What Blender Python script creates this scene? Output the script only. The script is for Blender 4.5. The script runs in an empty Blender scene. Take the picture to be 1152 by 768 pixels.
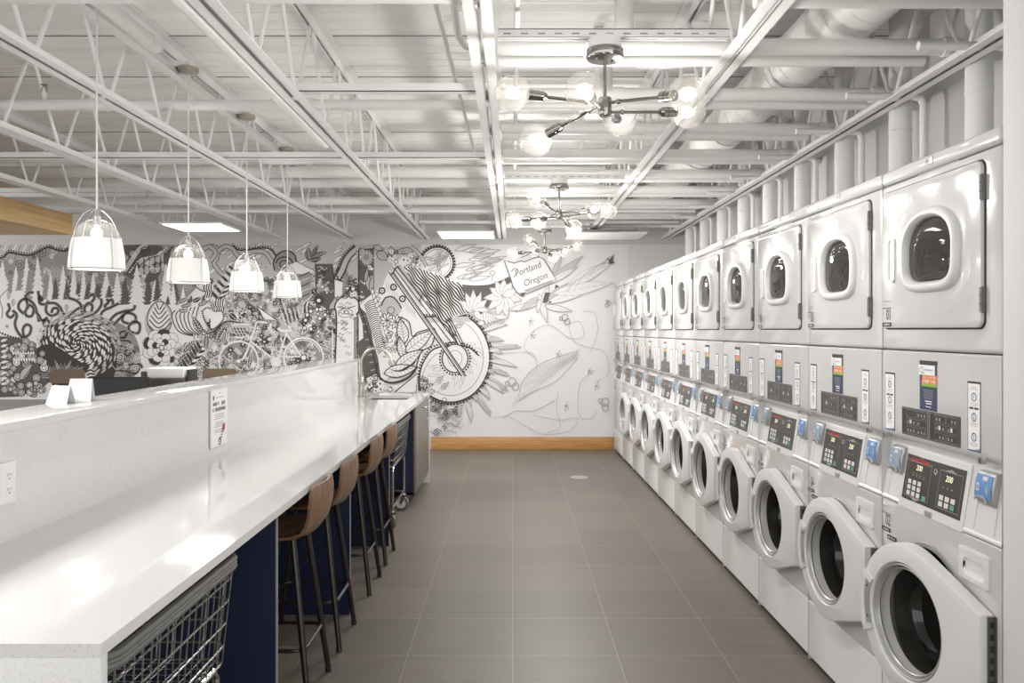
import bpy, bmesh, math, random
from mathutils import Vector, Matrix
from mathutils.geometry import tessellate_polygon
PI = math.pi
sc = bpy.context.scene
C = sc.collection
F, VX, VY, H0, YB = 910.0, 576.0, 371.5, 1.44, 9.80
ORD = ['first', 'second', 'third', 'fourth', 'fifth', 'sixth', 'seventh', 'eighth', 'ninth', 'tenth', 'eleventh', 'twelfth', 'thirteenth', 'fourteenth']

# ------------------------------------------------------------------ materials
def srgb(r, g, b):
    f = lambda c: (c/255/12.92 if c/255 <= .04045 else ((c/255+.055)/1.055)**2.4)
    return (f(r), f(g), f(b), 1)
def mat(name, col, rough=.5, metal=0.0, spec=.5, emit=None, es=0, coat=0):
    m = bpy.data.materials.new(name); m.use_nodes = True
    b = m.node_tree.nodes['Principled BSDF']
    if len(col) == 3: col = (*col, 1)
    b.inputs['Base Color'].default_value = col
    b.inputs['Roughness'].default_value = rough
    b.inputs['Metallic'].default_value = metal
    b.inputs['Specular IOR Level'].default_value = spec
    b.inputs['Coat Weight'].default_value = coat
    if emit:
        b.inputs['Emission Color'].default_value = (*emit, 1); b.inputs['Emission Strength'].default_value = es
    return m
def noise_col(m, c1, c2, scale=8, detail=4, stretch=(1, 1, 1), lo=.35, hi=.65, bump=0, rough=None):
    nt = m.node_tree; N = nt.nodes; b = N['Principled BSDF']
    tc = N.new('ShaderNodeTexCoord'); mp = N.new('ShaderNodeMapping'); mp.inputs['Scale'].default_value = stretch
    no = N.new('ShaderNodeTexNoise'); no.inputs['Scale'].default_value = scale; no.inputs['Detail'].default_value = detail
    cr = N.new('ShaderNodeValToRGB'); cr.color_ramp.elements[0].position = lo; cr.color_ramp.elements[1].position = hi
    cr.color_ramp.elements[0].color = c1; cr.color_ramp.elements[1].color = c2
    nt.links.new(tc.outputs['Object'], mp.inputs['Vector']); nt.links.new(mp.outputs[0], no.inputs['Vector'])
    nt.links.new(no.outputs['Fac'], cr.inputs['Fac']); nt.links.new(cr.outputs['Color'], b.inputs['Base Color'])
    if bump:
        bp = N.new('ShaderNodeBump'); bp.inputs['Strength'].default_value = bump; bp.inputs['Distance'].default_value = .003
        nt.links.new(no.outputs['Fac'], bp.inputs['Height']); nt.links.new(bp.outputs[0], b.inputs['Normal'])
    return m
def glass(name, tint, edge=.6, rough=.02, body=None, bodyfac=0):
    m = bpy.data.materials.new(name); m.use_nodes = True
    nt = m.node_tree; N = nt.nodes; N.clear()
    out = N.new('ShaderNodeOutputMaterial'); mx = N.new('ShaderNodeMixShader')
    tr = N.new('ShaderNodeBsdfTransparent'); gl = N.new('ShaderNodeBsdfGlossy')
    lw = N.new('ShaderNodeLayerWeight'); lw.inputs['Blend'].default_value = .5
    pw = N.new('ShaderNodeMath'); pw.operation = 'POWER'; pw.inputs[1].default_value = 4.0     # thin shell: same from both sides
    ma = N.new('ShaderNodeMath'); ma.operation = 'MULTIPLY_ADD'; ma.inputs[1].default_value = edge; ma.inputs[2].default_value = .05
    tr.inputs['Color'].default_value = (*tint, 1); gl.inputs['Roughness'].default_value = rough
    nt.links.new(lw.outputs['Facing'], pw.inputs[0]); nt.links.new(pw.outputs[0], ma.inputs[0]); nt.links.new(ma.outputs[0], mx.inputs[0])
    nt.links.new(gl.outputs[0], mx.inputs[2])
    src = tr
    if body:
        d = N.new('ShaderNodeBsdfDiffuse'); d.inputs['Color'].default_value = (*body, 1)
        m2 = N.new('ShaderNodeMixShader'); m2.inputs[0].default_value = bodyfac
        nt.links.new(tr.outputs[0], m2.inputs[1]); nt.links.new(d.outputs[0], m2.inputs[2]); src = m2
    nt.links.new(src.outputs[0], mx.inputs[1]); nt.links.new(mx.outputs[0], out.inputs['Surface'])
    return m

def emis(name, col, s):
    m = bpy.data.materials.new(name); m.use_nodes = True
    nt = m.node_tree; nt.nodes.clear()
    o = nt.nodes.new('ShaderNodeOutputMaterial'); e = nt.nodes.new('ShaderNodeEmission')
    e.inputs['Color'].default_value = (*col, 1); e.inputs['Strength'].default_value = s
    nt.links.new(e.outputs[0], o.inputs['Surface']); return m

M = {}
M['enamel'] = mat('white_enamel', (.555, .549, .543), .16, coat=.3)
M['enamel2'] = mat('white_panel', (.60, .593, .585), .26)
M['plastic'] = mat('white_plastic', (.66, .655, .648), .3)
M['gap'] = mat('dark_gap', (.02, .02, .02), .7)
M['chrome'] = mat('chrome', (.72, .70, .67), .13, 1)
M['dchrome'] = mat('dark_chrome', (.34, .325, .305), .12, 1)
M['steel'] = mat('brushed_steel', (.55, .53, .50), .35, 1)
M['sink'] = mat('dark_sink_steel', (.10, .10, .095), .4, .6)
M['hinge'] = mat('hinge_metal', (.20, .195, .18), .35, .9)
M['nickel'] = mat('brushed_nickel', (.50, .46, .40), .28, 1)
M['black'] = mat('black_plastic', (.02, .019, .018), .35)
M['display'] = mat('dark_display', (.045, .042, .036), .3)
M['ink'] = mat('black_ink', (.03, .03, .03), .6)
M['navyink'] = mat('navy_ink', (.035, .045, .10), .5)
M['white'] = mat('white_paper', (.78, .78, .79), .6)
M['greyink'] = mat('grey_ink', (.30, .30, .30), .6)
M['orange'] = mat('orange_ink', (.75, .22, .04), .5)
M['green'] = mat('green_ink', (.22, .45, .04), .5)
M['red'] = mat('red_ink', (.65, .03, .03), .5)
M['redglow'] = mat('bright_red_ink', (.85, .04, .03), .5)
M['blue'] = mat('reader_blue', (.11, .26, .52), .35)
M['bluegrey'] = mat('reader_blue_reflecting', (.25, .32, .42), .35)  # reader blue paled, reflection put into the colour; also prints step stickers
M['silver'] = mat('silver_plastic', (.42, .42, .42), .35, .4)
M['key'] = mat('key_white', (.62, .62, .58), .5)
M['keygreen'] = mat('key_green', (.10, .32, .22), .5)
M['led'] = mat('led_digits', (.3, .28, .1), .5, emit=(.75, .78, .5), es=.8)
M['drum'] = mat('drum_steel', (.30, .29, .27), .3, .8)
M['glass'] = glass('clear_glass', (.93, .92, .90))
M['smoke'] = glass('smoked_glass', (.34, .325, .30), .55, .03, (.09, .085, .075), .5)
M['bowl'] = glass('bowl_glass', (.30, .29, .27), .35, .02, (.03, .027, .024), .4)
M['bowlside'] = glass('bowl_side', (.6, .6, .58), .5, .08, (.62, .61, .59), .72)
M['bulbglass'] = glass('bulb_glass', (.97, .96, .94), .6, .01, (.85, .83, .8), .09)
M['dome'] = glass('clear_dome_glass', (.95, .945, .93), .9, .02, (.8, .79, .76), .04)
M['kick'] = mat('kick_panel_enamel', (.74, .745, .735), .22)
M['bulb'] = emis('bulb_glow', (1, .95, .88), 12)
M['pbulb'] = emis('pendant_bulb_glow', (1, .9, .75), 3.5)
M['frost'] = mat('frosted_white', (.62, .62, .60), .5, emit=(1, .965, .91), es=.16)
M['troffer'] = emis('light_panel', (1, .98, .95), 7)
M['paint'] = mat('white_wall_paint', (.65, .645, .64), .75)
M['wallup'] = mat('shaded_grey_white_wall_paint', (.54, .53, .515), .8)  # grey white paint, the weaker light above the mural put into its colour
M['deck'] = mat('roof_deck_paint', (.84, .83, .81), .6)
M['pipe'] = mat('pipe_white_paint', (.76, .755, .74), .45)
M['joist'] = mat('joist_white_paint', (.80, .795, .785), .45)
M['navy'] = mat('navy_laminate', (.005, .011, .042), .5)
M['edge'] = mat('grey_edge_band', (.20, .20, .20), .4)
M['greige'] = mat('greige_laminate', (.19, .168, .14), .4)
M['legmetal'] = mat('dark_bronze_metal', (.055, .048, .042), .32, .8)
M['wire'] = mat('chrome_wire', (.55, .54, .52), .22, 1)
M['rim'] = mat('grey_rim_plastic', (.13, .127, .122), .45)
M['rubber'] = mat('grey_rubber', (.16, .155, .15), .6)
M['wheel'] = mat('wheel_grey', (.72, .71, .69), .35)
M['screen'] = mat('monitor_black', (.012, .0105, .0095), .4)
M['darkgrey'] = mat('dark_grey_plastic', (.05, .046, .042), .45)
M['tabletop'] = mat('table_grey', (.22, .21, .195), .4)
M['brown'] = mat('brown_seat', (.14, .095, .06), .5)
M['switch'] = mat('outlet_white', (.72, .71, .69), .35)
M['deckline'] = mat('seam_grey', (.28, .27, .26), .7)
M['quartz'] = noise_col(mat('white_quartz', (.62, .61, .6), .055, spec=.32), (.55, .525, .512, 1), (.625, .618, .607, 1), 170, 3, lo=.30, hi=.46)
M['wood'] = noise_col(mat('oak_wood', (.5, .3, .12), .45), srgb(172, 122, 70), srgb(205, 158, 100), 3.0, 5, (1.2, 1.2, 22), .3, .7)
M['woodbeam'] = noise_col(mat('beam_wood', (.5, .3, .12), .5), srgb(178, 140, 88), srgb(205, 172, 124), 2.0, 5, (6, .5, 14), .3, .7)
M['seat'] = noise_col(mat('walnut_shell', (.2, .12, .07), .38), srgb(100, 73, 50), srgb(130, 98, 69), 3, 5, (4, 30, 4), .3, .7)

def floor_mat():
    m = mat('floor_tile', (.13, .115, .095), .42, spec=.3)
    nt = m.node_tree; N = nt.nodes; b = N['Principled BSDF']; L = nt.links
    tc = N.new('ShaderNodeTexCoord'); mp = N.new('ShaderNodeMapping')
    mp.inputs['Location'].default_value = (-.003, -3.583, 0)
    br = N.new('ShaderNodeTexBrick'); br.offset = 0; br.squash = 1
    br.inputs['Scale'].default_value = 1; br.inputs['Brick Width'].default_value = .465; br.inputs['Row Height'].default_value = .4604
    br.inputs['Mortar Size'].default_value = .0016; br.inputs['Mortar Smooth'].default_value = .1; br.inputs['Bias'].default_value = 0
    br.inputs['Color1'].default_value = srgb(104, 98, 90); br.inputs['Color2'].default_value = srgb(112, 105, 96); br.inputs['Mortar'].default_value = srgb(146, 138, 127)
    n1 = N.new('ShaderNodeTexNoise'); n1.inputs['Scale'].default_value = 1; n1.inputs['Detail'].default_value = 6
    mp2 = N.new('ShaderNodeMapping'); mp2.inputs['Scale'].default_value = (2.2, 26, 1)
    mix = N.new('ShaderNodeMixRGB'); mix.blend_type = 'MULTIPLY'; mix.inputs[0].default_value = .28
    cr = N.new('ShaderNodeValToRGB'); cr.color_ramp.elements[0].color = (.62, .61, .60, 1); cr.color_ramp.elements[1].color = (1.15, 1.13, 1.1, 1)
    cr.color_ramp.elements[0].position = .3; cr.color_ramp.elements[1].position = .7
    L.new(tc.outputs['Object'], mp.inputs[0]); L.new(mp.outputs[0], br.inputs['Vector'])
    L.new(tc.outputs['Object'], mp2.inputs[0]); L.new(mp2.outputs[0], n1.inputs['Vector'])
    L.new(n1.outputs['Fac'], cr.inputs['Fac']); L.new(br.outputs['Color'], mix.inputs[1]); L.new(cr.outputs['Color'], mix.inputs[2])
    L.new(mix.outputs[0], b.inputs['Base Color'])
    return m
M['floor'] = floor_mat()

# ------------------------------------------------------------------ mesh builder
class MB:
    def __init__(s): s.v = []; s.f = []; s.m = []; s.fl = []
    def add(s, vs, fs, mi=0, flat=False):
        o = len(s.v); s.v += [tuple(p) for p in vs]
        for f in fs: s.f.append([i+o for i in f]); s.m.append(mi); s.fl.append(not flat)
    def box(s, x0, x1, y0, y1, z0, z1, mi=0, bev=0, seg=2):
        x0, x1 = sorted((x0, x1)); y0, y1 = sorted((y0, y1)); z0, z1 = sorted((z0, z1))
        if not bev:
            s.add([(x0,y0,z0),(x1,y0,z0),(x1,y1,z0),(x0,y1,z0),(x0,y0,z1),(x1,y0,z1),(x1,y1,z1),(x0,y1,z1)],
                  [(3,2,1,0),(4,5,6,7),(0,1,5,4),(1,2,6,5),(2,3,7,6),(3,0,4,7)], mi)
            return
        bm = bmesh.new(); bmesh.ops.create_cube(bm, size=1)
        for v in bm.verts: v.co = ((x0+x1)/2+v.co.x*(x1-x0), (y0+y1)/2+v.co.y*(y1-y0), (z0+z1)/2+v.co.z*(z1-z0))
        bmesh.ops.bevel(bm, geom=bm.edges[:], offset=bev, segments=seg, affect='EDGES', profile=.5)
        bm.verts.index_update()
        s.add([v.co[:] for v in bm.verts], [[v.index for v in f.verts] for f in bm.faces], mi); bm.free()
    def loft(s, loops, mi=0, closed=True):
        n = len(loops[0]); vs = [p for l in loops for p in l]; fs = []
        for k in range(len(loops)-1):
            for i in range(n if closed else n-1):
                j = (i+1) % n; fs.append((k*n+i, k*n+j, (k+1)*n+j, (k+1)*n+i))
        s.add(vs, fs, mi)
    def cap(s, loop, holes=(), mi=0):
        ls = [[Vector(p) for p in loop]]+[[Vector(p) for p in h] for h in holes]
        vs = [p for l in ls for p in l]
        s.add(vs, [t for t in tessellate_polygon(ls)], mi, True)
    def poly(s, pts, mi=0): s.add(pts, [tuple(range(len(pts)))], mi, True)
    def tube(s, p0, p1, r, r2=None, n=10, mi=0, caps=True):
        s.path([p0, p1], r, n, mi, caps=caps, r2=r2)
    def path(s, pts, r, n=8, mi=0, closed=False, caps=True, r2=None):
        P = [Vector(p) for p in pts]; k = len(P); loops = []
        up = None
        for i in range(k):
            if closed: t = P[(i+1) % k]-P[i-1]
            else: t = P[min(i+1, k-1)]-P[max(i-1, 0)]
            t.normalize()
            if up is None:
                a = Vector((0, 0, 1)) if abs(t.z) < .9 else Vector((1, 0, 0))
                up = (a-t*a.dot(t)).normalized()
            else:
                up = (up-t*up.dot(t))
                if up.length < 1e-6: up = t.orthogonal()
                up.normalize()
            w = t.cross(up); rr = r if r2 is None else r+(r2-r)*i/max(1, k-1)
            loops.append([P[i]+(up*math.cos(2*PI*j/n)+w*math.sin(2*PI*j/n))*rr for j in range(n)])
        if closed: loops.append(loops[0])
        s.loft(loops, mi)
        if caps and not closed:
            s.poly(loops[0][::-1], mi); s.poly(loops[-1], mi)
    def lathe(s, prof, c=(0, 0, 0), ax='z', n=24, mi=0, caps=False):
        loops = []
        for r, h in prof:
            l = []
            for j in range(n):
                a = 2*PI*j/n; u, w = r*math.cos(a), r*math.sin(a)
                q = {'z': (u, w, h), 'x': (h, u, w), 'y': (w, h, u)}[ax]
                l.append((c[0]+q[0], c[1]+q[1], c[2]+q[2]))
            loops.append(l)
        s.loft(loops, mi)
        if caps: s.poly(loops[0][::-1], mi); s.poly(loops[-1], mi)
    def ball(s, c, r, n=16, mi=0, sx=1, sy=1, sz=1):
        vs = []; m = n//2
        for i in range(m+1):
            a = PI*i/m
            for j in range(n):
                b = 2*PI*j/n; vs.append((c[0]+sx*r*math.sin(a)*math.cos(b), c[1]+sy*r*math.sin(a)*math.sin(b), c[2]+sz*r*math.cos(a)))
        fs = [(i*n+j, (i+1)*n+j, (i+1)*n+(j+1) % n, i*n+(j+1) % n) for i in range(m) for j in range(n)]
        s.add(vs, fs, mi)
    def build(s, name, mats, parent=None, ang=35, weld=True):
        me = bpy.data.meshes.new(name); me.from_pydata(s.v, [], s.f)
        if not isinstance(mats, (list, tuple)): mats = [mats]
        for m in mats: me.materials.append(m)
        me.polygons.foreach_set('material_index', s.m); me.polygons.foreach_set('use_smooth', s.fl)
        if weld:
            bm = bmesh.new(); bm.from_mesh(me)
            bmesh.ops.remove_doubles(bm, verts=bm.verts[:], dist=1e-6)
            bmesh.ops.recalc_face_normals(bm, faces=bm.faces[:]); bm.to_mesh(me); bm.free()
        me.set_sharp_from_angle(angle=math.radians(ang)); me.update()
        o = bpy.data.objects.new(name, me); C.objects.link(o)
        if parent: o.parent = parent
        return o

def tag(o, label=None, cat=None, group=None, kind=None):
    if label: o['label'] = label
    if cat: o['category'] = cat
    if group: o['group'] = group
    if kind: o['kind'] = kind
    return o
def thing(name, label, cat, loc=(0, 0, 0), rz=0, group=None):
    o = bpy.data.objects.new(name, None); C.objects.link(o); o.empty_display_size = .1
    o.location = loc; o.rotation_euler = (0, 0, rz); return tag(o, label, cat, group)
def copy_tree(o, parent=None):
    c = o.copy(); C.objects.link(c)
    if parent: c.parent = parent
    for ch in list(o.children): copy_tree(ch, c)
    return c
_tc = {}
def text2d(s, size=1.0, align='CENTER', shear=0):
    key = (s, shear)
    if key not in _tc:
        cu = bpy.data.curves.new('lettering', 'FONT'); cu.body = s; cu.size = 1; cu.align_x = 'CENTER'; cu.align_y = 'CENTER'; cu.shear = shear; cu.resolution_u = 3
        ob = bpy.data.objects.new('lettering', cu); C.objects.link(ob)
        dg = bpy.context.evaluated_depsgraph_get(); ev = ob.evaluated_get(dg); me = ev.to_mesh()
        _tc[key] = ([(v.co.x, v.co.y) for v in me.vertices], [tuple(p.vertices) for p in me.polygons])
        ev.to_mesh_clear(); bpy.data.objects.remove(ob); bpy.data.curves.remove(cu)
    vs, fs = _tc[key]
    return [(x*size, y*size) for x, y in vs], fs
def put_text(mb, s, size, fn, mi=0, shear=0, sx=1):
    vs, fs = text2d(s, size, shear=shear); mb.add([fn(x*sx, y) for x, y in vs], fs, mi)
def rrect(cx, cz, hw, hh, r, n=6):
    r = max(1e-4, min(r, hw, hh)); out = []
    for (sx, sz, a0) in ((1, 1, 0), (-1, 1, PI/2), (-1, -1, PI), (1, -1, 1.5*PI)):
        for k in range(n+1):
            a = a0+PI/2*k/n; out.append((cx+sx*(hw-r)+r*math.cos(a), cz+sz*(hh-r)+r*math.sin(a)))
    return out
def circ(cx, cz, r, n=40): return [(cx+r*math.cos(2*PI*i/n), cz+r*math.sin(2*PI*i/n)) for i in range(n)]
FP = lambda y, z, o: (-o, y, z)                       # a point on a machine front: along the row, height, outward
def plate(mb, cx, cz, hw, hh, r, o0, o1, ch=.003, holes=(), mi=0, fn=FP, back=False):
    A = rrect(cx, cz, hw, hh, r); B = rrect(cx, cz, hw-ch, hh-ch, max(r-ch, .0005))
    mb.loft([[fn(*p, o0) for p in A], [fn(*p, o1-ch) for p in A], [fn(*p, o1-ch*.3) for p in rrect(cx, cz, hw-ch*.3, hh-ch*.3, max(r-ch*.3, .0005))], [fn(*p, o1) for p in B]], mi)
    mb.cap([fn(*p, o1) for p in B], [[fn(*p, o1) for p in h] for h in holes], mi)
    for h in holes: mb.loft([[fn(*p, o1) for p in h], [fn(*p, o0) for p in h]], mi)
    if back: mb.cap([fn(*p, o0) for p in A], [[fn(*p, o0) for p in h] for h in holes], mi)
def quad(mb, y0, y1, z0, z1, o, mi=0, fn=FP):
    mb.add([fn(y0, z0, o), fn(y1, z0, o), fn(y1, z1, o), fn(y0, z1, o)], [(0, 1, 2, 3)], mi)

# ------------------------------------------------------------------ room shell
XL, XR, ZD, Y0 = -7.2, 2.12, 3.05, -3.4
def struct(name, mb, m, label=None):
    o = mb.build(name, m); o['kind'] = 'structure'; o['label'] = label or name; return o
b = MB(); b.box(XL, XR+.2, Y0, YB+.2, -.1, 0); struct('floor', b, M['floor'], 'taupe grey square tile floor')
b = MB(); b.box(XL, XR+.2, YB, YB+.15, 0, 2.48); struct('wall_back', b, M['paint'], 'white back wall under the mural')
b = MB(); b.box(XL, XR+.2, YB-.006, YB+.15, 2.48, ZD+.1); struct('wall_back_upper', b, M['wallup'], 'grey white band of wall above the mural, toned for shade')
b = MB(); b.box(XR, XR+.15, 2.13, YB, 0, ZD+.1); struct('wall_right', b, M['paint'], 'white wall behind the stacked machines')
b = MB(); b.box(1.294, XR+.2, 2.03, 2.134, 0, ZD+.1, bev=.004); struct('wall_pillar', b, M['paint'], 'white wall end at the right edge')
b = MB(); b.box(XL-.15, XL, Y0, YB, 0, .25); b.box(XL-.15, XL, Y0, YB, 2.95, ZD+.1)      # left wall outside the view, its openings added to let light in
for k in range(5): b.box(XL-.15, XL, Y0+3.26*k, Y0+3.26*k+.16, .25, 2.95)
struct('wall_left', b, M['paint'], 'white left wall out of view, tall openings added for light')
b = MB()                                              # corrugated deck: ribs run across the room
prof = []
y = Y0
while y < YB:
    prof += [(y, ZD), (y+.098, ZD), (y+.104, ZD+.007), (y+.112, ZD+.007)]; y += .1192
prof.append((YB, ZD))
b.loft([[(XL, p[0], p[1]) for p in prof], [(XR+.2, p[0], p[1]) for p in prof]], 0, closed=False)
for k in range(-6, 10):
    yy = 4.42+.715*k
    if yy < YB: b.box(XL, XR, yy-.004, yy+.004, ZD-.004, ZD-.001, 1)
b.box(XL, XR+.2, Y0, YB, ZD+.05, ZD+.1)
struct('ceiling', b, [M['deck'], M['deckline']], 'white painted corrugated roof deck')
b = MB(); b.box(-.98, 1.226, YB-.022, YB, 0, .15, bev=.003); struct('baseboard_back', b, M['wood'], 'honey oak baseboard under the mural')

# ------------------------------------------------------------------ camera
cd = bpy.data.cameras.new('camera'); cam = bpy.data.objects.new('camera', cd); C.objects.link(cam)
cam.location = (0, 0, H0); cam.rotation_euler = (PI/2, 0, 0); cd.sensor_width = 36; cd.sensor_fit = 'HORIZONTAL'
cd.lens = F/1152*36; cd.shift_y = -(384-VY)/1152; cd.clip_start = .05; sc.camera = cam
# ------------------------------------------------------------------ stacked laundry machines
PITCH, ROWX0, SKEW = .686, 1.3268, .01043
def row_pt(Y): return (ROWX0-SKEW*Y, Y, 0)
RZ = math.atan(SKEW)
HW = .3405
Z0, ZK, ZF, ZS, ZL, ZW, ZC, ZT = .03, .272, .857, 1.072, 1.10, 1.372, 1.939, 1.99

def greek(mb, yl, yr, z, h, o, mi, seed=1):
    """a line of lettering too small to read: a run of letter-sized strokes from left (yl) to right (yr)"""
    r = random.Random(seed); y = yl
    while y > yr+h*.3:
        w = h*r.choice((.35, .55, .6, .7)); zz = h*r.choice((.35, .5, .5))
        if r.random() < .86:
            quad(mb, y-w*.28, y, z-h/2, z-h/2+zz*2, o, mi); quad(mb, y-w, y, z-h*.06, z+h*.12, o, mi)
            if r.random() < .5: quad(mb, y-w, y-w*.72, z-h/2, z+h/2, o, mi)
        y -= w+h*.22

def number_label(kind, num, parent, y0, ztop):
    """white film sticker: two small text lines, the number, a black bar with small lettering"""
    mb = MB(); o = .0018 if kind == 'w' else .0138
    w = .062
    yc = y0-w/2
    T = lambda z: (lambda x, y: FP(yc-x, z+y, o))
    greek(mb, yc+.027, yc-.02, ztop-.006, .007, o, 1, 3)
    greek(mb, yc+.030, yc-.004, ztop-.018, .005, o, 1, 5)
    quad(mb, yc-w/2, yc+w/2, ztop-.030, ztop-.0275, o, 0)
    put_text(mb, num, .054, lambda x, y: FP(yc-.013-x*.66, ztop-.053+y, o), 0)
    quad(mb, yc-w/2, yc+w/2, ztop-.092, ztop-.078, o, 0)
    greek(mb, yc+.026, yc-.024, ztop-.085, .007, o+.0006, 2, 8)
    return mb.build('number_label', [M['ink'], M['greyink'], M['white']], parent, weld=False)

def window_loop(cy, cz, hw, hh, n=72):
    out = []
    for i in range(n):
        a = 2*PI*i/n; c, s = math.cos(a), math.sin(a)
        p = 2.3 if s > 0 else 4.2
        k = (abs(c)**p+abs(s)**p)**(-1/p)
        out.append((cy+hw*k*c, cz+hh*k*s))
    return out

def make_dryer(windowed=True):
    t = thing('tumble_dryer', 'dryer', 'tumble dryer')
    b = MB(); hole = [rrect(.018, 1.68, .25, .2, .05)] if windowed else []
    # shell
    y0, y1 = -HW, HW
    A = rrect(0, (ZW+.003+ZC)/2, HW, (ZC-ZW-.003)/2, .012, 5); 
    b.loft([[FP(*p, -.70) for p in A], [FP(*p, -.012) for p in A], [FP(*p, -.004) for p in rrect(0, (ZW+.003+ZC)/2, HW-.003, (ZC-ZW-.003)/2-.003, .01, 5)], [FP(*p, 0) for p in rrect(0, (ZW+.003+ZC)/2, HW-.010, (ZC-ZW-.003)/2-.007, .008, 5)]])
    b.cap([FP(*p, 0) for p in rrect(0, (ZW+.003+ZC)/2, HW-.010, (ZC-ZW-.003)/2-.007, .008, 5)], [[FP(*p, 0) for p in h] for h in hole])
    b.cap([FP(*p, -.70) for p in A])
    b.build('cabinet', M['enamel'], t)
    b = MB(); b.box(.70, -.002, -HW, HW, ZC+.0025, ZT, bev=.014, seg=4)
    tc = b.build('top_panel', M['enamel'], t)
    b = MB(); plate(b, .025, 1.968, .023, .012, .003, .0016, .0045, .001)
    greek(b, .040, .010, 1.968, .009, .0049, 1, 2)
    b.build('name_badge', [M['silver'], M['ink']], tc)
    b = MB(); plate(b, .026, 1.679, .297, .236, .026, .0002, .0022, .0008)
    b.build('door_gasket', M['gap'], t)
    d = MB(); wl = window_loop(0.0, 1.690, .150, .114)
    slot = rrect(.243, 1.678, .018, .066, .008)
    holes = [wl] if windowed else []
    plate(d, .026, 1.679, .292, .2315, .024, .0005, .0125, .004, holes)
    door = d.build('door', M['enamel'], t)
    h = MB(); plate(h, .243, 1.678, .0235, .073, .010, .012, .0165, .002, [slot])
    h.box(-.0165, -.0195, .222, .266, 1.603, 1.607)
    h.cap([FP(*p, .0128) for p in rrect(.243, 1.678, .0185, .0665, .008)], mi=1)
    h.build('handle', [M['plastic'], M['kick']], door)
    if windowed:
        w = MB(); L = lambda hw, hh, o, dz=0: [FP(*p, o) for p in window_loop(-.004, 1.690+dz, hw, hh)]
        w.loft([L(.164, .131, .0125), L(.163, .129, .022), L(.158, .124, .029), L(.151, .117, .032), L(.144, .108, .031), L(.138, .101, .024), L(.134, .098, .012), L(.134, .098, -.004)])
        w.build('window_bezel', M['plastic'], door)
        g = MB(); g.loft([L(.134, .098, .010), L(.11, .08, .015), L(.07, .05, .018), L(.02, .015, .019)]); g.cap(L(.02, .015, .019))
        g.build('window_glass', M['smoke'], door)
        q = MB(); q.lathe([(.205, -.03), (.205, .45), (0.001, .46)], (.03, 0, 1.68), 'x', 40)
        q.lathe([(.205, -.03), (.285, -.03)], (.042, 0, 1.68), 'x', 40)
        for k in range(3):
            a = 2*PI*k/3+.5
            q.tube((.06, .195*math.cos(a), 1.68+.195*math.sin(a)), (.48, .195*math.cos(a), 1.68+.195*math.sin(a)), .022)
        q.build('drum', M['drum'], t)
    for z in (1.835, 1.525):
        h = MB(); h.box(-.001, -.0145, -.2735, -.2645, z-.036, z+.036, bev=.0015)
        h.tube(FP(-.2695, z-.034, .0150), FP(-.2695, z+.034, .0150), .0036, n=10)
        for dz in (-.012, .012): h.tube(FP(-.2695, z+dz-.001, .0150), FP(-.2695, z+dz+.001, .0150), .0042, n=10, mi=1)
        h.build('hinge', [M['hinge'], M['gap']], t)
    return t

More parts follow.
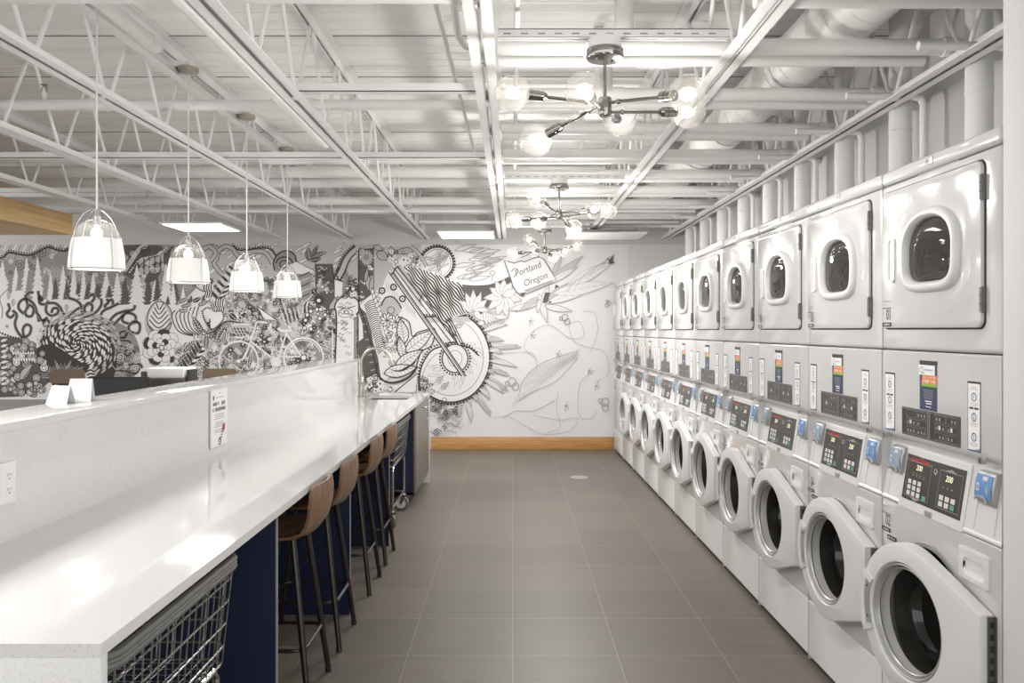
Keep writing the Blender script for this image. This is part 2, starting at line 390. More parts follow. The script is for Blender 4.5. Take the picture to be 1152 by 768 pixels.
CIRC_Y, CIRC_Z = .02, .540
def make_washer(porthole=True):
    t = thing('washing_machine', 'washer', 'washing machine')
    b = MB()                                           # shell without a front: back, sides, plinth, top
    for y in (-HW, HW): b.add([(.0, y, .012), (.70, y, .012), (.70, y, ZW), (.0, y, ZW)], [(0, 1, 2, 3)])
    b.add([(.70, -HW, .012), (.70, HW, .012), (.70, HW, ZW), (.70, -HW, ZW)], [(0, 1, 2, 3)])
    b.box(.012, .70, -HW, HW, ZW-.012, ZW)
    b.box(.05, .70, -HW+.01, HW-.01, .012, .05)
    b.build('cabinet', M['enamel2'], t, weld=False)
    b = MB()
    for y in (-.3, .3):
        for x in (.07, .63): b.lathe([(.0, 0), (.02, 0), (.02, .008), (.009, .01), (.009, .013)], (x, y, 0), 'z', 14)
    b.build('levelling_feet', M['black'], t)
    b = MB(); quad(b, -HW+.002, HW-.002, ZK-.01, ZK+.01, -.008); quad(b, -HW+.002, HW-.002, ZF-.01, ZF+.01, -.008); quad(b, -HW+.002, HW-.002, .012, .05, -.045)
    b.build('panel_gap', M['gap'], t, weld=False)
    b = MB(); plate(b, 0, (Z0+ZK-.003)/2, HW, (ZK-.003-Z0)/2, .006, -.03, .0005, .005); b.build('kick_panel', M['kick'], t)
    # front panel with the round drum opening
    hole = circ(CIRC_Y, CIRC_Z, .216, 56)
    dr = rrect(-.217, .774, .070, .044, .006)
    b = MB(); plate(b, 0, (ZK+ZF)/2, HW, (ZF-ZK)/2, .008, -.03, 0, .006, [hole] if porthole else []); b.build('front_panel', M['enamel'], t)
    if porthole:
        b = MB(); R = lambda r, o: [FP(*p, o) for p in circ(CIRC_Y, CIRC_Z, r, 56)]
        b.loft([R(.236, .0), R(.234, .006), R(.222, .007), R(.216, 0), R(.203, -.03), R(.20, -.05)]); b.build('drum_opening_rim', M['silver'], t)
        b = MB(); b.loft([R(.202, -.04), R(.245, -.05), R(.245, -.42), R(.02, -.44)]); b.cap(R(.02, -.44))
        for k in range(3):
            a = 2*PI*k/3+.3
            b.tube(FP(CIRC_Y+.225*math.cos(a), CIRC_Z+.225*math.sin(a), -.07), FP(CIRC_Y+.225*math.cos(a), CIRC_Z+.225*math.sin(a), -.40), .028)
        b.build('drum', M['drum'], t)
    # detergent drawer
    b = MB(); pocket = rrect(-.222, .768, .052, .024, .012)
    plate(b, -.217, .774, .073, .047, .010, .0, .007, .003, [pocket])
    b.loft([[FP(*p, .007) for p in pocket], [FP(y, z+(.012 if z < .768 else -.002), .0008) for y, z in pocket]]); b.cap([FP(y, z+(.012 if z < .768 else -.002), .0008) for y, z in pocket])
    b.build('detergent_drawer', M['plastic'], t)
    # slanted control housing
    oS = lambda z: -.003-.034*(z-ZF)/(ZS-ZF)           # outward depth of the slanted face
    b = MB()
    prof = [(-.06, ZF+.002), (-.003, ZF+.002), (.001, ZF+.005), (.001, ZF+.011), (-.003, ZF+.016), (-.037, ZS), (-.037, ZS+.02), (-.06, ZS+.02)]
    b.loft([[FP(y, z, o) for o, z in prof] for y in (-HW, HW)])
    b.poly([FP(-HW, z, o) for o, z in prof]); b.poly([FP(HW, z, o) for o, z in prof])
    b.build('control_housing', M['plastic'], t, ang=25)
    SP = lambda y, z, o: FP(y, z, oS(z)+o)
    b = MB(); plate(b, .032, .953, .190, .099, .006, 0, .006, .002, fn=SP)
    face = b.build('control_fascia', M['plastic'], t)
    b = MB(); plate(b, .032, .958, .1715, .0725, .003, .0055, .0075, .001, fn=SP)
    o = .0079
    def rect(y, z, hw, hh, mi): quad(b, y-hw, y+hw, z-hh, z+hh, o+.0002*mi, mi, SP)
    def frame(y0, y1, z0, z1, w, mi):
        for a in ((y0, y0+w, z0, z1), (y1-w, y1, z0, z1), (y0, y1, z0, z0+w), (y0, y1, z1-w, z1)): quad(b, *a, o, mi, SP)
    frame(.045, .188, .898, 1.012, .0016, 1); frame(-.128, -.004, .898, 1.012, .0016, 1)
    b.add([SP(.085, .898, o+.001), SP(.150, .898, o+.001), SP(.118, .888, o+.001)], [(0, 1, 2)], 1)
    b.add([SP(-.10, 1.012, o+.001), SP(-.03, 1.012, o+.001), SP(-.066, 1.021, o+.001)], [(0, 1, 2)], 1)
    TS = lambda y0, z0, sx=1: (lambda x, y: SP(y0-x*sx, z0+y, o+.001))
    put_text(b, 'Speed Queen', .020, lambda x, y: SP(.118-x, 1.0185+y, o+.0009), 2, shear=.3)
    quad(b, .180, .199, 1.016, 1.0175, o, 1, SP); quad(b, .04, .058, 1.016, 1.0175, o, 1, SP)
    put_text(b, '200', .024, TS(.118, .994), 3, shear=.15); put_text(b, '200', .026, TS(-.058, .990), 3, shear=.15)
    put_text(b, 'Q', .022, TS(.022, 1.000), 4)
    for k in range(3): quad(b, .010-.0, .016, 1.003-k*.005, 1.0055-k*.005, o, 1, SP)
    for r in range(3):
        for c in range(3): rect(.164-c*.030, .946-r*.0185, .0105, .007, 4)
    rect(.066, .907, .011, .0075, 5)
    for r in range(2):
        for c in range(3): rect(-.030-c*.032, .931-r*.019, .0115, .0075, 5 if (r and c == 2) else 4)
    for c in range(4):
        for k in range(2): rect(.150-c*.022, .974-k*.006-.001*c, .004, .0013, 1)
    for c in range(3): rect(-.032-c*.024, .962, .004, .0016, 1)
    b.build('display', [M['display'], M['greyink'], M['redglow'], M['led'], M['key'], M['keygreen']], face, weld=False)
    b = MB(); plate(b, .03, .866, .021, .009, .003, .0005, .004, .001); b.build('name_badge', M['silver'], t)
    # upper panel with rolled lower lip
    b = MB()
    prof = [(-.06, ZS), (-.036, ZS), (-.026, ZS+.001), (-.014, ZS+.005), (-.006, ZS+.012), (-.001, ZS+.022), (0, ZS+.034), (0, ZW-.006), (-.004, ZW-.001), (-.06, ZW-.001)]
    b.loft([[FP(y, z, min(o, oo)) for o, z in prof] for y, oo in ((-HW, -.004), (-HW+.004, -.0008), (-HW+.008, 1), (HW-.008, 1), (HW-.004, -.0008), (HW, -.004))])
    b.poly([FP(-HW, z, min(o, -.004)) for o, z in prof]); b.poly([FP(HW, z, min(o, -.004)) for o, z in prof])
    up = b.build('upper_panel', M['enamel'], t)
    for y in (.290, -.272):
        b = MB(); b.lathe([(.001, -.019), (.010, -.019), (.010, -.004), (.0, -.004)], (0, y, ZS+.010), 'x', 16)
        b.box(-.0195, -.020, y-.001, y+.001, ZS+.005, ZS+.015, 1)
        b.build('lock', [M['steel'], M['gap']], up)
    # stickers on the upper panel
    b = MB(); o = .0006
    Q = lambda y0, y1, f0, f1, mi, oo=0: quad(b, y0, y1, 1.345-.155*f1, 1.345-.155*f0, o+oo, mi)
    Q(-.020, .083, 0, 1, 0); Q(-.022, .084, 0, .07, 1, .0003); Q(-.008, .088, .09, .29, 2, .0006)
    b.add([FP(.066, 1.345-.155*.29, o+.0006), FP(-.020, 1.345-.155*.29, o+.0006), FP(-.020, 1.345-.155*.46, o+.0006), FP(.072, 1.345-.155*.46, o+.0006)], [(0, 1, 2, 3)], 3)
    Q(-.020, .072, .46, .52, 4, .0006)
    b.loft([[FP(*p, o+.001) for p in circ(.070, 1.3155, .011, 20)], [FP(*p, o+.001) for p in circ(.070, 1.3155, .008, 20)]], 5)
    greek(b, .054, .000, 1.3165, .008, o+.001, 5, 7)
    quad(b, .060, .066, 1.303, 1.307, o+.001, 4); quad(b, .052, .057, 1.303, 1.306, o+.001, 0)
    greek(b, .060, -.012, 1.293, .007, o+.001, 2, 6)
    greek(b, .060, -.014, 1.281, .011, o+.001, 2, 11)
    for k in range(6): quad(b, .000+.003*(k % 2), .062-.004*(k % 3), 1.252-k*.0052, 1.2532-k*.0052, o+.0006, 6)
    for k in range(2): quad(b, .010, .050-.006*k, 1.2165-k*.007, 1.220-k*.007, o+.0006, 2)
    quad(b, .014, .046, 1.200, 1.2025, o+.0006, 2)
    b.build('payment_sticker', [M['navyink'], M['ink'], M['white'], M['orange'], M['green'], M['greyink'], M['silver']], up, weld=False)
    b = MB(); quad(b, -.148, .198, 1.098, 1.188, .0009, 0)
    def fr(y0, y1, z0, z1, w, mi=1):
        for a in ((y0, y0+w, z0, z1), (y1-w, y1, z0, z1), (y0, y1, z0, z0+w), (y0, y1, z1-w, z1)): quad(b, *a, .0013, mi)
    fr(-.145, .195, 1.101, 1.185, .0012); quad(b, .021, .0245, 1.101, 1.185, .0013, 1); quad(b, .0305, .034, 1.101, 1.185, .0013, 1)
    rnd = random.Random(4)
    for base in (.034, -.140):
        for r in range(3):
            z0 = 1.103+r*.027
            for c in range(2):
                fr(base+.006+c*.066, base+.068+c*.066, z0+.002, z0+.024, .0009)
                for k in range(3):
                    yy = base+.016+c*.066+k*.018; big = (r == 1 and k == 1)
                    if rnd.random() < .8: quad(b, yy, yy+(.012 if big else .008), z0+.007, z0+(.020 if big else .016), .0013, 2 if big else 1)
    b.build('instruction_plate', [M['display'], M['greyink'], M['key']], up, weld=False)
    for y, kk in ((.281, 0), (-.215, 1)):
        b = MB(); hw = .0345 if kk == 0 else .0315
        quad(b, y-hw, y+hw, 1.099, 1.295, .0007, 1); quad(b, y-hw+.003, y+hw-.003, 1.102, 1.290, .0011, 0); quad(b, y-hw, y+hw, 1.290, 1.296, .0012, 2)
        for k, n in enumerate('123'):
            zc = 1.252-k*.0565 if kk else 1.256-k*.054
            b.loft([[FP(*p, .0015) for p in circ(y, zc, .0125, 24)], [FP(*p, .0015) for p in circ(y, zc, .0095, 24)]], 1)
            put_text(b, n, .017, lambda x, yy: FP(y-x, zc+yy, .0016), 1)
            for q in range(3): quad(b, y-.020+.003*q, y+.020-.002*q, zc-.0175-q*.004, zc-.0165-q*.004, .0015, 3)
        for q in (-1, 1): quad(b, y+q*.012-.010, y+q*.012+.010, 1.2175, 1.223, .0016, 2)
        quad(b, y-.014, y+.014, 1.279, 1.2805, .0015, 3); quad(b, y-.018, y+.018, 1.2735, 1.275, .0015, 3)
        b.add([FP(y+hw-.003, 1.102, .0016), FP(y-hw+.003, 1.102, .0016), FP(y-hw+.003, 1.110, .0016), FP(y, 1.104, .0016)], [(0, 1, 2, 3)], 4)
        b.build('step_sticker', [M['white'], M['navyink'], M['ink'], M['greyink'], M['bluegrey']], up, weld=False)
    # card readers with a grooved chute below
    for y, mt in ((.255, 'bluegrey'), (-.252, 'blue')):
        rd = MB(); zt, zb = 1.048, .962
        loops = []
        for z, o0, o1, w in ((zb, .0, .012, .040), (zb+.012, .0, .019, .042), (zb+.05, .0, .023, .042), (zt-.006, .0, .020, .042), (zt, .0, .014, .040)):
            loops.append([SP(y-w, z, o0), SP(y-w, z, o1-.004), SP(y-w+.004, z, o1), SP(y+w-.004, z, o1), SP(y+w, z, o1-.004), SP(y+w, z, o0)])
        rd.loft(loops); rd.poly(loops[0]); rd.poly(loops[-1])
        ro = rd.build('card_reader', M['silver'], t)
        fb = MB(); rf = lambda yy, z, o: SP(yy, z, .019+(.004*(z-zb)/.05 if z < zb+.05 else .004-.003*(z-zb-.05)/.03)+o)
        n = 8; a = [rf(y-.036, zt-.008-(zt-zb-.022)*k/n, .0012) for k in range(n+1)]; c = [rf(y+.0395, zt-.008-(zt-zb-.022)*k/n, .0012) for k in range(n+1)]
        fb.loft([a, c], 0, closed=False)
        def q2(y0, y1, z0, z1, mi): fb.add([rf(y0, z0, .002), rf(y1, z0, .002), rf(y1, z1, .002), rf(y0, z1, .002)], [(0, 1, 2, 3)], mi)
        q2(y-.014, y+.008, zt-.024, zt-.013, 1); q2(y+.018, y+.032, zt-.056, zt-.034, 1)
        q2(y+.021, y+.029, zt-.052, zt-.040, 3)
        for k in range(3):
            for m in range(6):
                aa = -.9+m*.3; r0 = .006+k*.005
                fb.add([rf(y-.006-r0*math.cos(aa), zt-.047+r0*math.sin(aa), .002), rf(y-.006-(r0+.002)*math.cos(aa), zt-.047+(r0+.002)*math.sin(aa), .002),
                        rf(y-.006-(r0+.002)*math.cos(aa+.3), zt-.047+(r0+.002)*math.sin(aa+.3), .002), rf(y-.006-r0*math.cos(aa+.3), zt-.047+r0*math.sin(aa+.3), .002)], [(0, 1, 2, 3)], 1)
        fb.build('reader_face', [M[mt], M['key'], M['led'], M['greyink']], ro, weld=False)
        sl = MB(); pts = [(y+.036, zb+.006), (y+.024, zb+.014), (y+.004, zb+.016), (y-.012, zb+.012), (y-.022, zb+.002)]
        sl.path([rf(*p, .002) for p in pts], .0035, 6); sl.build('card_slot', M['silver'], ro)
        ch = MB()
        zz0, zz1 = ZF+.022, zb-.004
        for yy in (y-.047, y+.047): 
            l = [[SP(yy-.0025, z, -.001), SP(yy-.001, z, .005), SP(yy+.001, z, .005), SP(yy+.0025, z, -.001)] for z in (zz0, zz1)]
            ch.loft(l)
        for yy in (y-.012, y+.02): 
            l = [[SP(yy-.0012, z, -.001), SP(yy, z, .0012), SP(yy+.0012, z, -.001)] for z in (zz0+.004, zz1)]
            ch.loft(l)
        quad(ch, y-.045, y+.045, zz1-.004, zz1+.002, .004, 1, SP)
        ch.build('coin_chute', [M['plastic'], M['silver']], t)
    if not porthole: return t
    # porthole door, ajar, hinged on its near edge
    door = MB()
    def outline(r, zt, zb, s0, sc_=.33, zc=CIRC_Z, n=56):
        def tang(pz, up):
            dx, dz = s0-sc_, pz-zc; d = math.hypot(dx, dz); ba = math.atan2(dz, dx); ph = math.acos(min(1, r/d))
            return ba-ph if up else ba+ph
        a1, a0 = tang(zt, True), tang(zb, False)
        if a0 > 0: a0 -= 2*PI
        return [(s0, zb), (s0, zt)]+[(sc_+r*math.cos(a1+(a0-a1)*k/n), zc+r*math.sin(a1+(a0-a1)*k/n)) for k in range(n+1)]
    DP = lambda s, z, o: (-o, s, z)
    hl = circ(.33, CIRC_Z, .179, 56)
    O1, O2, O3 = outline(.236, .672, .405, 0), outline(.233, .669, .408, .003), outline(.226, .662, .415, .010)
    door.loft([[DP(*p, .012) for p in O3], [DP(*p, .016) for p in O1], [DP(*p, .046) for p in O1], [DP(*p, .055) for p in O2], [DP(*p, .058) for p in O3]])
    door.cap([DP(*p, .058) for p in O3], [[DP(*p, .058) for p in hl]]); door.cap([DP(*p, .012) for p in O3], [[DP(*p, .012) for p in hl]])
    RR = lambda r, o: [DP(*p, o) for p in circ(.33, CIRC_Z, r, 56)]
    door.loft([RR(.179, .058), RR(.175, .052), RR(.172, .040), RR(.172, .012)])
    do = door.build('door', M['plastic'], t); do.location = FP(-.31, 0, -.010); do.rotation_euler = (0, 0, math.radians(7.0))
    g = MB()
    g.loft([RR(0.1730, .046), RR(0.1660, .047), RR(0.1620, .040), RR(0.1580, .004)])
    g.build('bowl_wall', M['bowlside'], do)
    g = MB(); g.loft([RR(0.1580, .004), RR(0.1500, -.045), RR(0.1380, -.075), RR(0.1250, -.088), RR(0.0700, -.096), RR(0.0100, -.098)]); g.cap(RR(0.0100, -.098)); g.build('door_glass', M['bowl'], do)
    g = MB()
    g.loft([RR(0.1735, .0525), RR(0.1700, .0545), RR(0.1670, .0525), RR(0.1650, .046)]); g.loft([RR(0.1610, .043), RR(0.1580, .045), RR(0.1550, .041), RR(0.1570, .036)])
    g.build('glass_gasket', M['silver'], do)
    # handle on the free side: a raised bow with a grey grip hollow
    hd = MB(); SA = lambda a, r: (.33+r*math.cos(a), CIRC_Z+r*math.sin(a))
    aa = [math.radians(-21+42*k/10) for k in range(11)]
    hd.loft([[DP(*SA(a, r), o) for a in aa] for r, o in ((0.238, .030), (0.240, .056), (0.236, .0635), (0.222, .0645), (0.215, .061), (0.215, .0585))], 0, closed=False)
    for a0 in (aa[0], aa[-1]):
        hd.add([DP(*SA(a0, r), o) for r, o in ((0.238, .030), (0.240, .056), (0.236, .0635), (0.222, .0645), (0.215, .061), (0.215, .0585))], [(0, 1, 2, 3, 4, 5)])
    for s in (-1, 1):
        a0, a1 = math.radians(20.5*s), math.radians(26*s)
        hd.loft([[DP(*SA(a0, r), .0635) for r in (0.184, 0.238)], [DP(*SA(a1, r), .0615) for r in (0.184, 0.238)], [DP(*SA(a1, r), .057) for r in (0.184, 0.238)]], 0, closed=False)
    hd.loft([[DP(*SA(a, r), .0588) for a in aa] for r in (0.185, 0.215)], 1, closed=False)
    for z in (-.05, .05): hd.lathe([(.001, -.0595), (.004, -.0595), (.004, -.0585)], (0, .33+0.199, CIRC_Z+z), 'x', 10, 2)
    hd.build('handle', [M['plastic'], M['silver'], M['gap']], do)
    hg = MB(); hg.box(-.004, -.034, -.0045, -.0005, .40, .668, 0)
    hg.tube((-.010, -.006, .40), (-.010, -.006, .668), .005, n=8, mi=0)
    for k in range(8): hg.box(-.018, -.027, -.0055, -.0044, .413+k*.032, .430+k*.032, 1)
    hg.build('piano_hinge', [M['hinge'], M['gap']], do)
    # warning label, half hidden behind the door
    b = MB(); quad(b, .235, .300, .722, .738, .0008, 0); greek(b, .292, .244, .730, .009, .0014, 1, 9)
    b.build('warning_label', [M['ink'], M['white']], t, weld=False)
    return t

wash0 = make_washer(); wash_plain = make_washer(False); dry0 = make_dryer(); dry_plain = make_dryer(False)
for i in range(11):
    Y = 2.1515+PITCH*(i+.5)
    w = wash_plain if i == 10 else (wash0 if i == 0 else copy_tree(wash0))
    if 0 < i < 10:                                     # only the first porthole stands well open
        [c for c in w.children if c.name.startswith('door')][0].rotation_euler = (0, 0, math.radians((2.6, 2.2, 1.0, 1.0, 1.0, 1.0, 1.0, 1.0, 1.0)[i-1]))
    d = dry_plain if i == 10 else (dry0 if i == 0 else copy_tree(dry0))
    where = 'the end beside the white pillar' if i < 10 else ''
    for o, k, n in ((w, 'w', 2*i+2), (d, 'd', 2*i+1)):
        o.location = row_pt(Y); o.rotation_euler = (0, 0, RZ)
        if k == 'w':
            o['label'] = ('white front-loading washer marked 02 with its porthole door ajar, beside the white pillar' if i == 0 else
                          f'white front-loading washer with round porthole door, {ORD[i]} from the white pillar' + (f', marked {n:02d}' if i < 3 else '') if i < 10 else 'white washer with a plain front panel at the mural end of the row')
            o['group'] = 'front-loading washers along the right wall'
        else:
            o['label'] = (f'white dryer with oval window stacked on a washer, {ORD[i]} from the white pillar' + (f', marked {n:02d}' if i < 3 else '')) if i < 10 else 'white dryer with a plain windowless door at the mural end of the row'
            o['group'] = 'stacked dryers along the right wall'
def add_numbers():
    ws = [o for o in C.objects if o.get('category') == 'washing machine']; ds = [o for o in C.objects if o.get('category') == 'tumble dryer']
    ws.sort(key=lambda o: o.location.y); ds.sort(key=lambda o: o.location.y)
    for i in range(11):
        number_label('w', f'{2*i+2:02d}', ws[i], .338, .838); number_label('d', f'{2*i+1:02d}', ds[i], .308, 1.545)
add_numbers()
# ------------------------------------------------------------------ quartz island, cabinets and what stands on them
XF, XBK, ZCT, TH, YN, YE = -.778, -1.42, .847, .026, 1.531, 7.652
t = thing('island_counter', 'long white quartz counter with raised backsplash and sink at the far end', 'counter', ((XF+XBK)/2, (YN+YE)/2, 0))
ox, oy = t.location.x, t.location.y
LX = lambda x: x-ox
LY = lambda y: y-oy
b = MB()
sink = [(-1.27, 6.93), (-.90, 6.93), (-.90, 7.36), (-1.27, 7.36)]
top = [(XBK, YN), (XF, YN), (XF, YE), (XBK, YE)]
for z in (ZCT, ZCT-TH): b.cap([(LX(x), LY(y), z) for x, y in top], [[(LX(x), LY(y), z) for x, y in sink]])
b.loft([[(LX(x), LY(y), z) for x, y in top] for z in (ZCT-TH, ZCT)]); b.loft([[(LX(x), LY(y), z) for x, y in sink] for z in (ZCT-TH, ZCT)])
b.build('countertop', M['quartz'], t)
for y0, y1 in ((YN, YN+TH), (YE-TH, YE)):
    b = MB(); b.box(LX(XBK), LX(XF), LY(y0), LY(y1), .002, ZCT-TH, bev=.0015); b.build('waterfall_end', M['quartz'], t)
b = MB(); b.box(LX(XBK-.02), LX(XBK), LY(YN), LY(7.45), ZCT-.2, 1.154); b.build('backsplash', M['quartz'], t)
b = MB(); b.box(LX(XBK-.232), LX(XBK+.004), LY(YN), LY(7.452), 1.154, 1.18, bev=.002); b.build('bar_cap', M['quartz'], t)
b = MB(); b.box(LX(XBK-.21), LX(XBK-.02), LY(YN+.01), LY(7.44), .002, 1.154); b.build('bar_wall', M['quartz'], t)
b = MB()
b.loft([[(LX(x), LY(y), ZCT-TH) for x, y in sink], [(LX(x), LY(y), ZCT-.19) for x, y in [(-1.26, 6.94), (-.91, 6.94), (-.91, 7.35), (-1.26, 7.35)]]])
b.poly([(LX(x), LY(y), ZCT-.19) for x, y in [(-1.26, 6.94), (-.91, 6.94), (-.91, 7.35), (-1.26, 7.35)]])
b.lathe([(.03, ZCT-.188), (.026, ZCT-.187), (.001, ZCT-.189)], (LX(-1.085), LY(7.15), 0), 'z', 20)
b.build('sink_basin', M['sink'], t)
# gooseneck faucet
t = thing('faucet', 'brushed nickel gooseneck faucet behind the island sink', 'faucet', (-1.345, 7.22, ZCT))
b = MB(); b.lathe([(.001, 0), (.030, 0), (.030, .008), (.024, .014), (.024, .17), (.019, .178), (.001, .178)], n=20); b.build('base', M['nickel'], t)
b = MB(); pts = [(0, 0, .17), (0, 0, .30)]+[(.135-.135*math.cos(a), 0, .30+.135*math.sin(a)) for a in [PI*k/14*.93 for k in range(1, 15)]]
b.path(pts, .0125, 12); e = Vector(pts[-1]); d = (e-Vector(pts[-2])).normalized()
b.tube(e, e+d*.05, .015, n=12); b.build('spout', M['nickel'], t)
b = MB(); b.tube((.0, -.02, .12), (.06, -.045, .12), .009, n=10); b.tube((.06, -.045, .12), (.10, -.06, .125), .006, n=10); b.build('lever', M['nickel'], t)

# navy divider panels under the counter
for k, y in enumerate((2.827, 4.11, 5.415)):
    b = MB(); b.box(-.305, .287, -.0125, .0125, .0, ZCT-TH-.002)
    t = thing('divider_panel', f'navy divider panel under the white counter, {ORD[k]} from the near end', 'panel', (-1.11, y, 0.001), group='navy divider panels under the counter')
    b.build('board', M['navy'], t)
    b = MB(); b.box(.287, .289, -.0125, .0125, .0, ZCT-TH-.002); b.build('edge_band', M['edge'], t)
# base cabinet at the far end
t = thing('base_cabinet', 'greige base cabinet with bar pull under the sink end of the counter', 'cabinet', (-1.1, 7.10, 0))
b = MB(); b.box(-.318, .295, -.515, .523, .10, .10+.02); b.box(-.318, .295, -.515, -.495, .10, ZCT-TH-.002); b.box(-.318, .295, .503, .523, .10, ZCT-TH-.002); b.box(-.318, -.30, -.515, .523, .10, ZCT-TH-.002)
b.box(-.30, .24, -.505, .523, .0, .10, 1); b.build('carcass', [M['navy'], M['black']], t)
b = MB(); b.box(.296, .316, -.51, .519, .112, ZCT-TH-.008, bev=.0015); dr = b.build('door', M['greige'], t)
b = MB(); pts = [(.316, .02, .76), (.343, .02, .76), (.346, .03, .762), (.346, .17, .762), (.346, .18, .755), (.346, .18, .67), (.346, .17, .662), (.346, .03, .662), (.343, .02, .664), (.316, .02, .664)]
b.path(pts, .006, 8); b.build('handle', M['chrome'], dr)

# ------------------------------------------------------------------ bar stools
def make_stool():
    t = thing('bar_stool', 'stool', 'bar stool')
    # local: +x to the counter, origin on the floor midway between rear legs line and front
    pr = [(-.204, .842, .150), (-.206, .828, .176), (-.206, .785, .195), (-.202, .735, .20), (-.190, .690, .20), (-.164, .655, .20), (-.12, .640, .20), (-.06, .634, .20), (.02, .634, .20), (.10, .640, .198), (.15, .640, .19), (.178, .634, .172), (.188, .626, .14)]
    n = 11
    def surf(off):
        rows = []
        for i, (x, z, w) in enumerate(pr):
            p0 = pr[max(0, i-1)]; p1 = pr[min(len(pr)-1, i+1)]
            tx, tz = p1[0]-p0[0], p1[1]-p0[1]; l = math.hypot(tx, tz); nx, nz = tz/l, -tx/l
            rows.append([])
            for j in range(n):
                u = -1+2*j/(n-1); dish = .022*u*u
                rows[-1].append((x-nx*dish-nx*off, w*u, z-nz*dish-nz*off))
        return rows
    A, B = surf(0), surf(-.011)
    b = MB(); b.loft(A, closed=False); b.loft(B, closed=False)
    edge = lambda R: [r[0] for r in R]+R[-1][1:]+[r[-1] for r in R[::-1]][1:]+R[0][::-1][1:]
    b.loft([edge(A), edge(B)], closed=True)
    b.build('seat_shell', M['seat'], t, ang=50)
    legs = [((-.10, .105), (-.178, .17)), ((-.10, -.105), (-.178, -.17)), ((.09, .105), (.18, .17)), ((.09, -.105), (.18, -.17))]
    for (x0, y0), (x1, y1) in legs:
        b = MB(); b.tube((x0, y0, .628), (x1, y1, .012), .0145, .012, 12); lo = b.build('leg', M['legmetal'], t)
        b = MB(); b.tube((x1, y1, .0), (x1+(x0-x1)*.03, y1+(y0-y1)*.03, .022), .0132, n=12); b.build('foot_cap', M['black'], lo)
    b = MB(); f = .41/.628
    P = lambda x0, x1: x0+(x1-x0)*.665
    xr, xf, yy = P(-.10, -.178), P(.09, .18), P(.105, .17)
    ring = rrect((xr+xf)/2, 0, (xf-xr)/2+.006, yy+.002, .045, 5)
    b.path([(x, y, .213) for x, y in ring], .0075, 8, closed=True); b.build('footrest', M['legmetal'], t)
    b = MB(); b.path([(-.10, -.105, .626), (-.09, 0, .626), (-.10, .105, .626)], .010, 8); b.path([(.09, -.105, .626), (.09, .105, .626)], .010, 8)
    b.path([(-.10, .105, .626), (.09, .105, .626)], .010, 8); b.path([(-.10, -.105, .626), (.09, -.105, .626)], .010, 8)
    b.build('seat_frame', M['legmetal'], t)
    return t
st0 = make_stool()
for k, y in enumerate((3.245, 3.795, 4.560, 5.125)):
    o = st0 if k == 0 else copy_tree(st0)
    o.location = (-.952, y, 0); o.rotation_euler = (0, 0, PI)
    o['label'] = f'brown wood-shell bar stool with dark metal legs at the counter, {ORD[k]} from the near end'; o['group'] = 'bar stools along the island counter'

# ------------------------------------------------------------------ wire laundry carts
def make_cart():
    t = thing('laundry_cart', 'cart', 'laundry cart')
    L, W, zt, zb = .39, .275, .765, .455               # half length (y), half width (x)
    tb = .92
    b = MB()
    for k in range(2):
        b.path([(x, y, zt-.006-.022*k) for x, y in rrect(0, 0, W+.004, L+.004, .05, 5)], .0125, 8, closed=True)
    b.path([(x, y, zt-.017) for x, y in rrect(0, 0, W+.002, L+.002, .05, 5)], .014, 8, closed=True)
    b.build('rim', M['rim'], t)
    b = MB()
    sc_ = lambda z: tb+(1-tb)*(z-zb)/(zt-zb)
    for z in (.70, .635, .57, .505, zb):
        b.path([(x*sc_(z), y*sc_(z), z) for x, y in rrect(0, 0, W, L, .05, 4)], .0034, 6, closed=True)
    for k in range(17):
        y = -L+.03+(2*L-.06)*k/16
        b.path([(W, y, zt-.02), (W*tb, y*tb, zb), (-W*tb, y*tb, zb), (-W, y, zt-.02)], .0026, 6)
    for k in range(11):
        x = -W+.03+(2*W-.06)*k/10
        b.path([(x, L, zt-.02), (x*tb, L*tb, zb), (x*tb, -L*tb, zb), (x, -L, zt-.02)], .0026, 6)
    b.build('wire_basket', M['wire'], t)
    b = MB(); lx, ly = W*.88, L*.80
    for s in (-1, 1):
        b.path([(s*lx, -ly, .135), (s*lx, -ly, .42), (s*lx, -ly+.03, .45), (s*lx, ly-.03, .45), (s*lx, ly, .42), (s*lx, ly, .135)], .011, 10)
        b.path([(-lx, s*ly, .16), (lx, s*ly, .16)], .010, 8); b.path([(s*lx, -ly, .16), (s*lx, ly, .16)], .010, 8)
    b.build('frame', M['wire'], t)
    for sx in (-1, 1):
        for sy in (-1, 1):
            cx, cy, sw = sx*lx, sy*ly, math.radians(62*sx+20*sy)   # each caster swivelled its own way
            def turned(mb):
                ca, sa = math.cos(sw), math.sin(sw)
                mb.v = [(cx+x*ca-y*sa, cy+x*sa+y*ca, z) for x, y, z in mb.v]; return mb
            b = MB(); b.lathe([(.001, .137), (.018, .137), (.020, .125), (.001, .122)], n=14)
            for q in (-1, 1): b.add([(q*.016, -.018, .124), (q*.016, .018, .124), (q*.016, .030, .058), (q*.016, .012, .050)], [(0, 1, 2, 3)])
            b.tube((-.020, .02, .06), (.020, .02, .06), .005, n=8)
            ca_ = turned(b).build('caster', M['wire'], t)
            b = MB(); b.lathe([(.040, -.010), (.046, -.012), (.056, -.012), (.060, -.006), (.060, .006), (.056, .012), (.046, .012), (.040, .010)], (0, .02, .06), 'x', 28, 0)
            b.lathe([(.001, -.011), (.016, -.011), (.020, -.007), (.038, -.008), (.042, -.011), (.042, .011), (.038, .008), (.020, .007), (.016, .011), (.001, .011)], (0, .02, .06), 'x', 20, 1)
            turned(b).build('wheel', [M['rubber'], M['wheel']], ca_)
    return t
ct0 = make_cart()
